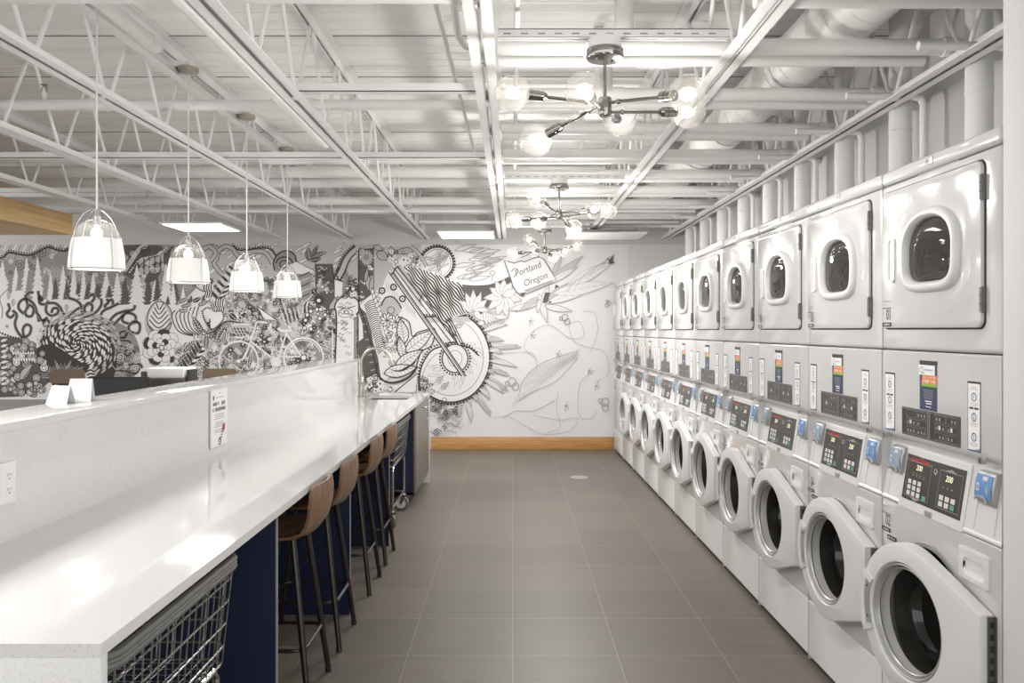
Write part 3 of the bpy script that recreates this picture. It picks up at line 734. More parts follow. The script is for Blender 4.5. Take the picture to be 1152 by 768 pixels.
ct0.location = (-1.112, 2.065, 0); tag(ct0, 'wire laundry cart with grey rim under the near end of the counter', 'laundry cart', 'wire laundry carts under the counter')
c2 = copy_tree(ct0); c2.location = (-1.108, 6.165, 0); c2['label'] = 'wire laundry cart on casters between the far stool and the greige cabinet'

# ------------------------------------------------------------------ outlet and notice on the backsplash
XS = XBK+.0008
SPL = lambda u, z, o: (o, u, z)                        # on the backsplash, seen from the aisle: right is +y
t = thing('power_outlet', 'white duplex power outlet on the near part of the backsplash', 'outlet', (XS, 2.272, 1.012))
b = MB(); plate(b, 0, 0, .036, .0575, .005, 0, .006, .002, fn=SPL); b.build('cover_plate', M['switch'], t)
for z in (.020, -.020):
    b = MB(); plate(b, 0, z, .0165, .0145, .009, .005, .0075, .001, fn=SPL)
    for y, h in ((-.006, .004), (.006, .0033)): b.box(.0075, .0078, y-.0011, y+.0011, z+.003-h, z+.003+h, 1)
    b.lathe([(.0026, .0078), (.0001, .0078)], (0, 0, z-.008), 'x', 10, 1)
    b.build('receptacle', [M['switch'], M['gap']], t)
t = thing('notice_sign', 'white printed notice in a clear sleeve on the backsplash', 'sign', (XS+.002, 3.911, 1.02))
b = MB(); plate(b, 0, 0, .121, .140, .003, 0, .0018, .0006, fn=SPL); quad(b, -.118, -.112, -.14, .14, .0022, 1, SPL); b.build('clear_sleeve', [M['plastic'], M['silver']], t)
b = MB(); o = .0024
quad(b, -.108, .108, -.134, .134, o, 0, SPL)
TT = lambda y0, z0, oo=.0006: (lambda x, y: SPL(y0+x, z0+y, o+oo))
b.lathe([(.004, o+.0006), (.0001, o+.0006)], (0, .006, .118), 'x', 12, 1)
quad(b, -.085, -.070, .088, .108, o+.0006, 1, SPL)
def heading(z, h, w, seed):                             # heavy capitals too blurred to read
    r = random.Random(seed); x = -w/2
    while x < w/2-h*.5:
        lw = h*r.choice((.5, .6, .7))
        if r.random() < .85:
            quad(b, x, x+lw*.32, z-h/2, z+h/2, o+.0006, 1, SPL); quad(b, x+lw*.68, x+lw, z-h/2, z+h/2, o+.0006, 1, SPL)
            zz = z+h*r.choice((-.42, 0, .42)); quad(b, x, x+lw, zz-h*.09, zz+h*.09, o+.0006, 1, SPL)
        x += lw+h*.22
heading(.068, .0165, .165, 2); heading(.041, .0165, .175, 5)
def lines(z0, n, w):
    r = random.Random(n)
    for k in range(n):
        ww = w*(.7+.3*r.random()); x = -ww/2
        while x < ww/2:
            l = .006+.012*r.random(); quad(b, x, min(x+l, ww/2), z0-k*.010, z0-k*.010+.0042, o+.0006, 2, SPL); x += l+.004
quad(b, -.05, .05, .096, .099, o+.0006, 2, SPL)
lines(.014, 3, .15); lines(-.024, 3, .14); lines(-.060, 2, .13)
# red and black emblem at the foot, lettering running upward
b.add([SPL(*p, o+.0006) for p in ((.040, -.05), (.078, -.028), (.074, -.062), (.052, -.080))], [(0, 1, 2, 3)], 3)
b.loft([[SPL(*p, o+.0008) for p in circ(.004, -.115, .019, 24)], [SPL(*p, o+.0008) for p in circ(.004, -.115, .014, 24)]], 1)
b.loft([[SPL(*p, o+.0008) for p in circ(.006, -.112, .011, 24)], [SPL(*p, o+.0008) for p in circ(.006, -.112, .007, 24)]], 1)
for k in range(6):
    x0, z0 = .022+k*.006, -.098+k*.0115
    b.add([SPL(*p, o+.0008) for p in ((x0-.008, z0+.002), (x0+.012, z0-.006), (x0+.014, z0-.001), (x0-.006, z0+.007))], [(0, 1, 2, 3)], 1)
b.build('printed_sheet', [M['white'], M['ink'], M['greyink'], M['red']], t, weld=False)

# ------------------------------------------------------------------ on and behind the bar
for k, (y, h, w, lab) in enumerate(((2.872, .064, .036, 'lower white folded card on the bar cap, nearer the camera side'), (2.965, .083, .037, 'taller white folded card on the bar cap beside the lower one'))):
    t = thing('folded_card', lab, 'card', (-1.60+.02*k, y, 1.18), math.radians(-14 if k == 0 else 6), 'white folded cards on the bar')
    b = MB()
    for s in (-1, 1):
        b.loft([[(-.047, s*.022, 0), (.042, s*.022, 0), (.040, s*.003, h), (-.036, s*.003, h)], [(-.047, s*.0208, 0), (.042, s*.0208, 0), (.040, s*.002, h), (-.036, s*.002, h)]])
        b.poly([(-.047, s*.022, 0), (.042, s*.022, 0), (.040, s*.003, h), (-.036, s*.003, h)])
    b.build('card_sheet', M['white'], t)
t = thing('work_table', 'grey topped table standing behind the white bar', 'table', (-3.75, 7.2, 0))
b = MB(); b.box(-1.6, 1.15, -.75, .9, .72, .75, bev=.004); b.box(-1.6, 1.15, .88, .905, .735, .752, 1); b.build('tabletop', [M['tabletop'], M['white']], t)
for x in (-1.5, 1.05):
    for y in (-.65, .8):
        b = MB(); b.box(x-.025, x+.025, y-.025, y+.025, 0, .72, bev=.003); b.build('leg', M['steel'], t)
t = thing('computer_monitor', 'black monitor seen from behind on the table beyond the bar', 'monitor', (-3.35, 6.9, .752), math.radians(8))
b = MB()
R0 = rrect(0, .165, .245, .125, .01)
b.loft([[(x+.02*(z-.165), y, z) for x, z in R0] for y in (.01, .0, -.022)]); b.poly([(x+.02*(z-.165), .01, z) for x, z in R0]); 
R1 = rrect(0, .165, .235, .115, .01); b.loft([[(x+.02*(z-.165), -.022, z) for x, z in R0], [(x+.02*(z-.165), -.032, z) for x, z in R1]]); b.poly([(x+.02*(z-.165), -.032, z) for x, z in R1])
b.build('screen_housing', M['screen'], t)
b = MB(); b.box(-.03, .03, .01, .03, .0, .15, bev=.003); b.box(-.11, .11, -.08, .10, 0, .012, bev=.004); b.build('stand', M['screen'], t)
t = thing('office_printer', 'dark printer with a white paper tray on the table beyond the bar', 'printer', (-3.13, 7.45, .752))
b = MB(); b.box(-.20, .17, -.17, .2, .0, .255, bev=.012); b.box(-.235, -.17, -.12, .1, .18, .315, bev=.005); b.build('body', M['darkgrey'], t)
b = MB(); b.box(-.19, .155, -.12, .18, .257, .345, bev=.006); b.build('paper_tray', M['white'], t)
b = MB(); b.box(.172, .196, -.1, .1, .0, .33, bev=.004); b.build('side_support', M['black'], t)
def make_chair():
    t = thing('side_chair', 'chair', 'chair')
    b = MB(); R = rrect(0, .95, .19, .075, .05)
    b.loft([[(x, .20-.5*x*x+o, z) for x, z in R] for o in (-.008, .008)])
    for o in (-.008, .008): b.poly([(x, .20-.5*x*x+o, z) for x, z in R])
    b.build('backrest', M['brown'], t)
    b = MB(); b.box(-.22, .22, -.2, .2, .44, .47, bev=.012); b.build('seat', M['brown'], t)
    for sx in (-1, 1):
        for sy in (-1, 1):
            b = MB(); b.tube((sx*.18, sy*.17, .44), (sx*.21, sy*.21, 0), .012, n=8); b.build('leg', M['legmetal'], t)
        b = MB(); b.path([(sx*.17, .17, .45), (sx*.165, .20, .7), (sx*.15, .195, .92)], .011, 8); b.build('back_post', M['legmetal'], t)
    return t
ch = make_chair(); ch.location = (-4.75, 8.45, 0); ch['label'] = 'brown-backed chair behind the grey table, left of the folded cards'; ch['group'] = 'brown chairs beyond the bar'
c2 = copy_tree(ch); c2.location = (-3.17, 8.6, 0); c2['label'] = 'brown-backed chair beyond the bar, right of the printer'
# floor cleanout plate in the aisle
t = thing('floor_drain', 'round pale floor drain plate in the aisle tiles', 'drain', (.655, 7.92, 0))
b = MB(); b.lathe([(.085, .0005), (.083, .004), (.070, .0045), (.066, .003), (.001, .003)], n=28); b.build('plate', mat('drain_plate', (.36, .34, .28), .5), t)
b = MB()
for k in range(-2, 3): b.box(-.05, .05, k*.02-.004, k*.02+.004, .003, .0036)
b.build('grate_slots', M['greyink'], t)

# ------------------------------------------------------------------ wooden dropped beam, upper left
t = thing('wood_beam', 'pale wooden dropped beam under the ceiling joists at upper left', 'beam', (-5.6, 3.0, 2.33))
b = MB(); b.box(-1.5, 1.5, -4.0, 4.55, 0, .19, bev=.004); b.build('board', M['woodbeam'], t)

# ------------------------------------------------------------------ roof joists
JX = [-3.72, -2.80, -1.93, -1.035, -.118, .895, 1.84]
JN = ['joist over the far left, above the wooden beam', 'joist left of the pendant lamps', 'joist directly behind the pendant lamps', 'joist between pendant lamps and the middle of the room', 'joist over the middle of the aisle, left of the globe chandeliers', 'joist right of the globe chandeliers', 'joist above the dryers']
ZB_, ZTOP = 2.54, 2.985
def make_joist(web=True):
    t = thing('roof_joist', 'joist', 'joist')
    ya, yb = -3.2, 9.70
    b = MB()
    for s in (-1, 1):
        b.box(s*.008, s*.050, ya, yb, ZB_, ZB_+.006); b.box(s*.008, s*.014, ya, yb, ZB_, ZB_+.045)
    b.build('bottom_chord', M['joist'], t, weld=False)
    b = MB()
    for s in (-1, 1):
        b.box(s*.008, s*.055, ya, yb, ZTOP+.055, ZTOP+.062); b.box(s*.008, s*.015, ya, yb, ZTOP+.005, ZTOP+.058)
    b.build('top_chord', M['joist'], t, weld=False)
    if web:
        b = MB(); y = ya+.2; pts = []
        while y < yb-.35:
            pts += [(0, y, ZB_+.012), (0, y+.04, ZB_+.012), (0, y+.29, ZTOP+.045), (0, y+.33, ZTOP+.045)]; y += .615
        b.path(pts, .0098, 8)
        b.build('zigzag_web', M['joist'], t)
        b = MB()
        for k in range(6):
            yy = -2.4+2.05*k; b.box(-.009, .009, yy-.02, yy+.02, ZB_+.001, ZB_+.02)
        b.build('spacer_plates', M['joist'], t)
    return t
j0 = make_joist()
for k, x in enumerate(JX):
    o = j0 if k == 0 else copy_tree(j0)
    o.location = (x, [0, .02, .075, .1, .2, .05, .12][k], 0); o['label'] = 'white open-web '+JN[k]; o['group'] = 'white roof joists'
# bridging angles and pipes running across the room
def bar(name, x0, x1, y, d, z0, z1, label, cat, group=None):
    b = MB(); b.box(x0-(x0+x1)/2, x1-(x0+x1)/2, -d/2, d/2, 0, .004); b.box(x0-(x0+x1)/2, x1-(x0+x1)/2, -d/2, -d/2+.004, 0, z1-z0)
    o = b.build(name, M['joist'], None, weld=False); o.location = ((x0+x1)/2, y, z0); return tag(o, label, cat, group)
def pipe(name, pts, r, label, cat, group=None, m='pipe', rings=()):
    P = [Vector(p) for p in pts]; o0 = P[0].copy()
    b = MB(); b.path([p-o0 for p in P], r, 14)
    for (p, q) in rings:
        p, q = Vector(p)-o0, Vector(q)-o0; b.tube(p, q, r*1.18, n=14)
    o = b.build(name, M[m], None); o.location = o0; return tag(o, label, cat, group)
bar('bridging_angle', -6.9, JX[4]-.06, 2.815, .05, 2.586, 2.626, 'white bridging angle crossing the top edge of the view, left of the middle joist', 'bridging', 'bridging angles')
bar('bridging_angle', JX[3], JX[4], 3.905, .05, 2.586, 2.626, 'short white bridging channel between the two joists left of the chandeliers', 'bridging', 'bridging angles')
bar('bridging_angle', -6.9, JX[4], 5.40, .05, 2.586, 2.626, 'long white bridging angle crossing behind the pendant cords', 'bridging', 'bridging angles')
bar('bridging_angle', -6.9, 1.8, 7.95, .045, 2.586, 2.622, 'white bridging angle near the back wall, before the last one', 'bridging', 'bridging angles')
bar('bridging_angle', -1.0, 1.8, 8.75, .045, 2.586, 2.622, 'last white bridging angle before the back wall, right half', 'bridging', 'bridging angles')
pipe('sprinkler_pipe', [(-6.9, 4.60, 2.72), (JX[4]+.05, 4.60, 2.72)], .031, 'white sprinkler pipe crossing the left half of the ceiling, nearest one', 'pipe', 'white pipes across the left ceiling', rings=[((-2.42, 4.6, 2.72), (-2.30, 4.6, 2.72)), ((-1.2, 4.6, 2.72), (-1.12, 4.6, 2.72))])
for k, (y, z, r) in enumerate(((6.25, 2.76, .036), (6.95, 2.80, .05), (7.45, 2.80, .05), (7.75, 2.68, .04), (8.7, 2.74, .04))):
    pipe('sprinkler_pipe', [(-6.9, y, z), (.8, y, z)], r, f'white pipe crossing the left ceiling, {ORD[k+1]} from the camera', 'pipe', 'white pipes across the left ceiling')
# upright sprinkler head on the near pipe
t = thing('fire_sprinkler', 'small upright sprinkler head on the white pipe at upper left', 'sprinkler', (-2.66, 4.60, 2.745))
b = MB(); b.tube((0, 0, 0), (0, 0, .05), .012, n=10); b.build('riser', M['pipe'], t)
b = MB(); b.path([(-.014, 0, .05), (-.016, 0, .07), (0, 0, .088), (.016, 0, .07), (.014, 0, .05)], .003, 6); b.lathe([(.001, .090), (.02, .090), (.02, .092), (.001, .092)], n=12); b.build('deflector', M['hinge'], t)

# conduits and struts running along the joists
pipe('conduit_pipe', [(-1.74, -3, 2.83), (-1.74, 3.93, 2.83)], .034, 'fat white pipe along the ceiling by the pendants, capped at its far end', 'pipe', rings=[((-1.74, 3.86, 2.83), (-1.74, 3.95, 2.83))])
pipe('conduit_pipe', [(-1.12, -3, 2.55), (-1.12, 4.85, 2.55)], .022, 'slim white pipe along the joist, between pendants and the middle joist', 'pipe')
b = MB(); b.box(-.02, .02, -6.0, 5.2, 0, .04); b.box(-.028, .028, -6.0, 5.2, -.002, .002)
o = b.build('strut_channel', M['joist'], None, weld=False); o.location = (-1.88, 4.3, 2.855); tag(o, 'white strut channel along the ceiling that carries the pendants', 'strut')
pipe('flexible_conduit', [(-.205, 2.9, 2.64), (-.215, 3.0, 2.64), (-.22, 3.3, 2.64), (-.20, 3.48, 2.66), (-.19, 3.55, 2.68)], .014, 'white flexible conduit looping beside the middle joist', 'conduit')
pipe('conduit_pipe', [(-.30, 2.7, 2.70), (-.26, 6.2, 2.70)], .010, 'thin white conduit along the left side of the middle joist', 'conduit')
pipe('conduit_pipe', [(.02, 2.5, 2.68), (.02, 9.6, 2.68)], .012, 'thin white conduit along the right side of the middle joist', 'conduit')

# dryer exhaust: a vertical duct per dryer, a pair of pipes crossing, and a spiral duct over the machines
for k in range(10):
    y = 2.70+.686*k
    b = MB(); b.path([(0, 0, 0), (0, 0, .5), (0, 0, 1.055)], .054, 18)
    for z in (.18, .45): b.lathe([(.0545, z-.006), (.0565, z), (.0545, z+.006)], n=18)
    o = b.build('exhaust_duct', M['pipe'], None); o.location = (1.955, y, 1.99); tag(o, f'white vertical exhaust duct rising behind the dryers, {ORD[k]} from the pillar', 'duct', 'vertical exhaust ducts')
    pipe('gas_pipe', [(1.97, y-.20, 1.995), (1.97, y-.20, 2.52), (1.955, y-.20, 2.55), (1.92, y-.20, 2.56), (1.6, y-.20, 2.56)], .017, f'thin white pipe bending over the dryers, {ORD[k]} from the pillar', 'pipe', 'thin pipes over the dryers')
for k in range(9):
    y = 3.386+.686*k
    pipe('crossing_pipe', [(-.06, y, 2.625), (1.899, y, 2.625)], .034, f'fat white pipe crossing over the aisle to the right wall, {ORD[k]} from the camera', 'pipe', 'fat pipes crossing to the right wall', rings=[((.3+.2*(k % 3), y, 2.625), (.36+.2*(k % 3), y, 2.625)), ((1.80, y, 2.625), (1.86, y, 2.625))])
    pipe('crossing_pipe', [(-.06, y+.115, 2.605), (2.115 if k % 2 else 1.78, y+.115, 2.605)], .024, f'slimmer white pipe crossing over the aisle to the right wall, {ORD[k]} from the camera', 'pipe', 'slim pipes crossing to the right wall')
b = MB(); b.box(-.96, .96, -.03, .03, 0, .004); b.box(-.96, .96, -.03, -.026, 0, .05)
o = b.build('bridging_angle', M['joist'], None, weld=False); o.location = (.86, 2.76, 2.60); tag(o, 'white bridging angle crossing the top edge of the view, right of the middle joist', 'bridging', 'bridging angles')
pipe('crossing_pipe', [(JX[5], 2.98, 2.66), (2.05, 2.98, 2.66)], .033, 'white pipe with a clamp crossing at the top right corner', 'pipe')
# white drain pipe with an elbow near the right joist
pipe('drain_pipe', [(.52, 3.75, 3.03), (.52, 3.75, 2.80), (.54, 3.75, 2.73), (.60, 3.73, 2.69), (.70, 3.70, 2.68), (.80, 3.68, 2.68)], .045, 'white drain pipe with an elbow right of the nearest chandelier', 'pipe')
for k, (x, y) in enumerate(((.46, 4.3), (.58, 4.9), (.50, 5.9))):
    pipe('drop_pipe', [(x, y, 3.04), (x, y, 2.66)], .028, f'short white vertical pipe above the chandeliers, {ORD[k]} from the camera', 'pipe', 'short vertical pipes above the chandeliers')
t = thing('spiral_duct', 'large white spiral air duct running above the dryers', 'duct', (1.47, 2.2, 2.835))
b = MB(); b.lathe([(.14, -.4+.1*k) for k in range(77)], ax='y', n=28); b.build('duct_tube', M['pipe'], t)
b = MB()
for k in range(38): b.path([(.1405*math.cos(a), -.4+.2*k+.07*a/PI, .1405*math.sin(a)) for a in [2*PI*q/20 for q in range(21)]], .0028, 4, caps=False)
b.build('spiral_seam', M['pipe'], t)
b = MB()
for k in range(4): b.lathe([(.142, .1+1.9*k), (.150, .105+1.9*k), (.150, .125+1.9*k), (.142, .13+1.9*k)], ax='y', n=28)
b.build('joint_collars', M['pipe'], t)

# slotted struts that carry the chandeliers
CH = [(.356, 3.10), (.348, 5.966), (.35, 8.62)]
for k, (x, y) in enumerate(CH):
    b = MB(); b.box(-.44, .44, -.021, .021, .031, .034); b.box(-.44, .44, -.021, -.018, 0, .034); b.box(-.44, .44, .018, .021, 0, .034)
    b.box(-.44, .44, -.021, -.012, 0, .002); b.box(-.44, .44, .012, .021, 0, .002)
    for q in range(13): b.box(-.42+q*.065, -.392+q*.065, -.0216, -.0208, .012, .018, 1)
    o = b.build('strut_channel', [M['joist'], M['greyink']], None, weld=False); o.location = (.388, y, 2.5545); tag(o, f'white slotted strut carrying the {["nearest", "middle", "farthest"][k]} globe chandelier', 'strut', 'slotted struts over the aisle')

# ------------------------------------------------------------------ globe chandeliers
BULBS = [[(-.335, -.06, .035), (-.105, -.345, -.045), (-.245, .17, -.080), (.105, .36, .045), (.235, -.30, -.04), (.33, .12, .015)],
         [(-.165, -.15, .085), (-.31, .12, -.02), (-.13, .33, .0), (.117, .20, -.075), (.225, -.22, .0), (.345, .06, .04)],
         [(-.165, -.2, .085), (-.32, .1, -.02), (-.1, .33, .02), (.10, .2, -.05), (.195, -.2, -.03), (.33, .03, .05)]]
ZHUB = 2.245                                           # drawn at 1:1.06, then scaled with the root
for k, (x, y) in enumerate(CH):
    t = thing('globe_chandelier', f'chrome chandelier with six clear globe bulbs, {["nearest", "middle", "farthest"][k]} of the three over the aisle', 'chandelier', (x, y, 2.554), 0, 'globe chandeliers over the aisle'); t.scale = (1.06, 1.06, 1.06)
    dz = ZHUB-2.4895
    b = MB(); b.lathe([(.001, 0), (.060, 0), (.060, -.045), (.001, -.045)], n=28); b.build('ceiling_mount', M['joist'], t)
    b = MB(); b.lathe([(.001, -.038), (.066, -.038), (.068, -.044), (.068, -.066), (.064, -.072), (.001, -.074)], n=32)
    for a in (.5, 3.6): b.lathe([(.001, -.079), (.006, -.079), (.007, -.073)], (.035*math.cos(a), .035*math.sin(a), 0), 'z', 10)
    b.build('canopy', M['dchrome'], t)
    b = MB(); b.tube((0, 0, -.07), (0, 0, dz+.02), .0062, n=12); b.build('stem', M['dchrome'], t)
    b = MB(); b.lathe([(.001, dz+.034), (.022, dz+.034), (.024, dz+.030), (.024, dz-.026), (.022, dz-.030), (.001, dz-.030)], n=24); b.lathe([(.001, dz-.036), (.014, dz-.036), (.018, dz-.03)], n=20); b.build('hub', M['dchrome'], t)
    for q, v in enumerate(BULBS[k]):
        c = Vector(v); d = c.normalized(); p0 = Vector((d.x*.02, d.y*.02, dz+(.012 if q % 2 == 0 else -.016)))
        cc = c+Vector((0, 0, dz)); d = (cc-p0).normalized()
        b = MB(); b.tube(p0, cc-d*.115, .0058, n=10); b.ball(p0+d*.05, .010, 10); b.build('arm', M['dchrome'], t)
        s = MB(); a0, a1 = cc-d*.125, cc-d*.056
        s.tube(a0, a0+d*.012, .012, .017, 16); s.tube(a0+d*.012, a1, .0185, n=18); s.tube(a0+d*.030, a0+d*.034, .020, n=18); so = s.build('socket', M['dchrome'], t)
        g = MB(); sd = d.orthogonal().normalized(); sw = d.cross(sd); loops = []
        for h in range(19):
            a = PI-.24-(PI-.24)*h/18; r, hh = max(.0006, .0625*math.sin(a)), .0625*math.cos(a)
            loops.append([cc+d*hh+(sd*math.cos(2*PI*j/24)+sw*math.sin(2*PI*j/24))*r for j in range(24)])
        g.loft(loops); bo = g.build('globe_bulb', M['bulbglass'], t)
        f = MB(); f.ball(cc-d*.008, .021, 14); f.build('filament_glow', M['bulb'], bo)

# ------------------------------------------------------------------ pendant lamps over the bar
XP = -1.80
for k in range(4):
    Y = 3.507+.992*k
    t = thing('pendant_lamp', f'glass bell pendant lamp with wire cage above the bar, {ORD[k]} from the camera', 'pendant lamp', (XP, Y, 2.90), 0, 'bell pendant lamps above the bar')
    zb = 1.704-2.90
    b = MB(); b.lathe([(.001, .0), (.055, .0), (.058, -.006), (.058, -.02), (.052, -.026), (.008, -.032), (.001, -.04)], n=24); b.box(-.085, .02, -.03, .03, 0, .03, 1); b.build('canopy', [M['nickel'], M['joist']], t)
    b = MB(); b.tube((0, 0, -.03), (0, 0, zb+.235), .0042, n=8); b.build('cord', M['wheel'], t)
    b = MB(); b.lathe([(.001, zb+.262), (.010, zb+.26), (.012, zb+.235), (.016, zb+.23), (.016, zb+.19), (.001, zb+.188)], n=16); b.build('lamp_holder', M['silver'], t)
    prof = [(.1125, 0), (.1115, .03), (.108, .07), (.103, .105), (.097, .132)]
    up = [(.097, .132), (.088, .160), (.074, .184), (.054, .202), (.030, .212), (.016, .214)]
    b = MB(); b.lathe([(r, zb+h) for r, h in prof], n=40); b.lathe([(r-.003, zb+h) for r, h in prof], n=40); b.lathe([(.1125, zb), (.1095, zb)], n=40); b.build('frosted_band', M['frost'], t)
    b = MB(); b.lathe([(r, zb+h) for r, h in up], n=40); b.build('clear_dome', M['dome'], t)
    b = MB()
    for q in range(4):
        a = PI/4+PI/2*q+.25; ca, sa = math.cos(a), math.sin(a)
        w = [(.006, .262), (.030, .256), (.062, .232), (.084, .200), (.100, .160), (.109, .11), (.115, .05), (.1165, .006), (.108, -.004)]
        b.path([(r*ca, r*sa, zb+h) for r, h in w], .0022, 6)
    b.lathe([(.1145, zb-.002), (.1165, zb), (.1145, zb+.002), (.1125, zb), (.1145, zb-.002)], n=40)
    b.build('wire_cage', M['wire'], t)
    b = MB(); b.ball((0, 0, zb+.155), .024, 14, sz=1.2); b.build('bulb', M['pbulb'], t)

# ------------------------------------------------------------------ light panels
PANELS = [((-.50, 8.93), 'white square light panel near the back wall, left of the farthest chandelier'), ((-3.17, 8.27), 'white square light panel above the forest part of the mural')]
for (x, y), lab in PANELS:
    t = thing('ceiling_light', lab, 'ceiling light', (x, y, 2.487), 0, 'square ceiling light panels')
    b = MB()
    for a in ((-.305, .305, -.305, -.29), (-.305, .305, .29, .305), (-.305, -.29, -.29, .29), (.29, .305, -.29, .29)): b.box(*a, 0, .02)
    b.box(-.305, .305, -.305, .305, .018, .022); b.build('frame', M['joist'], t, weld=False)
    b = MB(); b.box(-.29, .29, -.29, .29, .002, .006); b.build('diffuser', M['troffer'], t)
    b = MB()
    for sx in (-.25, .25): b.tube((sx, 0, .02), (sx, 0, .54), .002, n=6)
    b.box(-.05, .05, -.04, .04, .022, .045); b.build('hanger', M['joist'], t)
# heater/fan unit hanging near the back right corner of the ceiling
t = thing('unit_heater', 'small white equipment tray hung near the back right of the ceiling', 'heater', (1.02, 8.80, 2.46))
b = MB(); b.box(-.42, .40, -.32, .32, 0, .012); b.build('tray', M['joist'], t)
b = MB(); b.box(-.30, .05, -.12, .10, .012, .065, bev=.006); b.tube((-.2, 0, .05), (.35, 0, .075), .010, n=8); b.build('works', M['silver'], t)
b = MB()
for sx in (-.4, .38): b.tube((sx, .3, .0), (sx, .3, .09), .004, n=6)
b.build('hanger', M['joist'], t)
# ------------------------------------------------------------------ the mural: flat paint on the back wall
# drawn in its own sheet coordinates (u right, v down, one unit = YB/F metres)
class Mural:
    def __init__(s): s.mb = MB(); s.k = 0
    def W(s, u, v, lift): return ((u-VX)*YB/F, YB-.0022-lift, H0-(v-VY)*YB/F)
    def up(s): s.k += 1; return s.k*2.5e-6
    def fill(s, pts, c):
        l = s.up(); vs = [s.W(u, v, l) for u, v in pts]
        if len(pts) <= 4: s.mb.add(vs, [tuple(range(len(vs)))], c)
        else: s.mb.add(vs, [t for t in tessellate_polygon([[Vector((u, v, 0)) for u, v in pts]])], c)
    def stroke(s, pts, w, c, taper=0, closed=False, l=None):
        if l is None: l = s.up()
        n = len(pts); L = []; R = []
        for i, (u, v) in enumerate(pts):
            a = pts[i-1] if (i > 0 or closed) else pts[0]; b = pts[(i+1) % n] if (i < n-1 or closed) else pts[-1]
            dx, dy = b[0]-a[0], b[1]-a[1]; d = math.hypot(dx, dy) or 1; t = i/max(1, n-1)
            ww = w/2*(1 if not taper else (1-taper*(abs(2*t-1) if taper < 1.5 else t)))
            L.append(s.W(u-dy/d*ww, v+dx/d*ww, l)); R.append(s.W(u+dy/d*ww, v-dx/d*ww, l))
        if closed: L.append(L[0]); R.append(R[0])
        s.mb.loft([L, R], c, closed=False)
    def curve(s, pts, w, c, halo=None, n=6, closed=False, taper=0):
        q = spl(pts, n, closed)
        if halo: s.stroke(q, w+halo[0], halo[1], closed=closed)
        s.stroke(q, w, c, taper, closed)
    def ring(s, x, y, r, w, c, ry=None, n=28, a0=0, a1=2*PI, l=None):
        ry = ry or r
        full = abs(a1-a0-2*PI) < 1e-6
        s.stroke([(x+r*math.cos(a0+(a1-a0)*i/n), y+ry*math.sin(a0+(a1-a0)*i/n)) for i in range(n if full else n+1)], w, c, closed=full, l=l)
    def disc(s, x, y, r, c, ry=None, n=18, rot=0):
        ry = ry or r; ca, sa = math.cos(rot), math.sin(rot)
        P = [(r*math.cos(2*PI*i/n), ry*math.sin(2*PI*i/n)) for i in range(n)]
        s.fill([(x+a*ca-b*sa, y+a*sa+b*ca) for a, b in P], c)
    def leaf(s, x0, y0, x1, y1, w, c, out=None, ow=.6, vein=None, bend=0, vw=.5):
        n = 9; dx, dy = x1-x0, y1-y0; d = math.hypot(dx, dy) or 1; nx, ny = -dy/d, dx/d
        mid = [(x0+dx*t+nx*bend*math.sin(PI*t), y0+dy*t+ny*bend*math.sin(PI*t)) for t in [i/n for i in range(n+1)]]
        ww = [w/2*math.sin(PI*min(1, (i/n)**.8)) for i in range(n+1)]
        a = [(m[0]+nx*h, m[1]+ny*h) for m, h in zip(mid, ww)]; b = [(m[0]-nx*h, m[1]-ny*h) for m, h in zip(mid, ww)]
        if c is not None: s.fill(a+b[::-1][1:-1], c)
        if out is not None: s.stroke(a, ow, out); s.stroke(b, ow, out)
        if vein is not None:
            s.stroke(mid, vw, vein)
            if d > 14:
                l = s.up()
                for i in range(2, n-1):
                    for e in (a, b):
                        q = e[min(n, i+1)]; s.stroke([mid[i], (mid[i][0]*.15+q[0]*.85, mid[i][1]*.15+q[1]*.85)], vw*.8, vein, l=l)
    def spiral(s, x, y, r, turns, w, c, a0=0, sq=1):
        n = int(14*turns); s.stroke([(x+r*(i/n)*math.cos(a0+2*PI*turns*i/n), y+sq*r*(i/n)*math.sin(a0+2*PI*turns*i/n)) for i in range(1, n+1)], w, c)
    def dots(s, pts, r, c, gap=2.4):
        l = s.up(); acc = 0
        for (a, b) in zip(pts, pts[1:]):
            d = math.hypot(b[0]-a[0], b[1]-a[1])
            while acc < d:
                t = acc/d; x, y = a[0]+(b[0]-a[0])*t, a[1]+(b[1]-a[1])*t
                s.mb.add([s.W(x+r*math.cos(2*PI*i/7), y+r*math.sin(2*PI*i/7), l) for i in range(7)], [tuple(range(7))], c); acc += gap
            acc -= d
def spl(P, n=6, closed=False):
    out = []; k = len(P)
    for i in range(k if closed else k-1):
        p0 = P[i-1] if (i > 0 or closed) else P[0]; p1 = P[i]; p2 = P[(i+1) % k]; p3 = P[(i+2) % k] if (i+2 < k or closed) else P[-1]
        for j in range(n):
            t = j/n
            out.append(tuple(.5*((2*b)+(-a+c)*t+(2*a-5*b+4*c-d)*t*t+(-a+3*b-3*c+d)*t**3) for a, b, c, d in zip(p0, p1, p2, p3)))
    if not closed: out.append(P[-1])
    return out
def inside(x, y, P):
    r = False; j = len(P)-1
    for i in range(len(P)):
        if (P[i][1] > y) != (P[j][1] > y) and x < (P[j][0]-P[i][0])*(y-P[i][1])/(P[j][1]-P[i][1])+P[i][0]: r = not r
        j = i
    return r
m = Mural(); rn = random.Random(11)
K_, D_, G_, L_, W_, P_, Q_ = range(7)                  # black, dark grey, mid grey, light grey, white, pencil, pale sheet
U0, U1, V0, V1 = -70, 707, 275.2, 491
m.fill([(U0, V0), (U1, V0), (U1, V1), (U0, V1)], Q_)
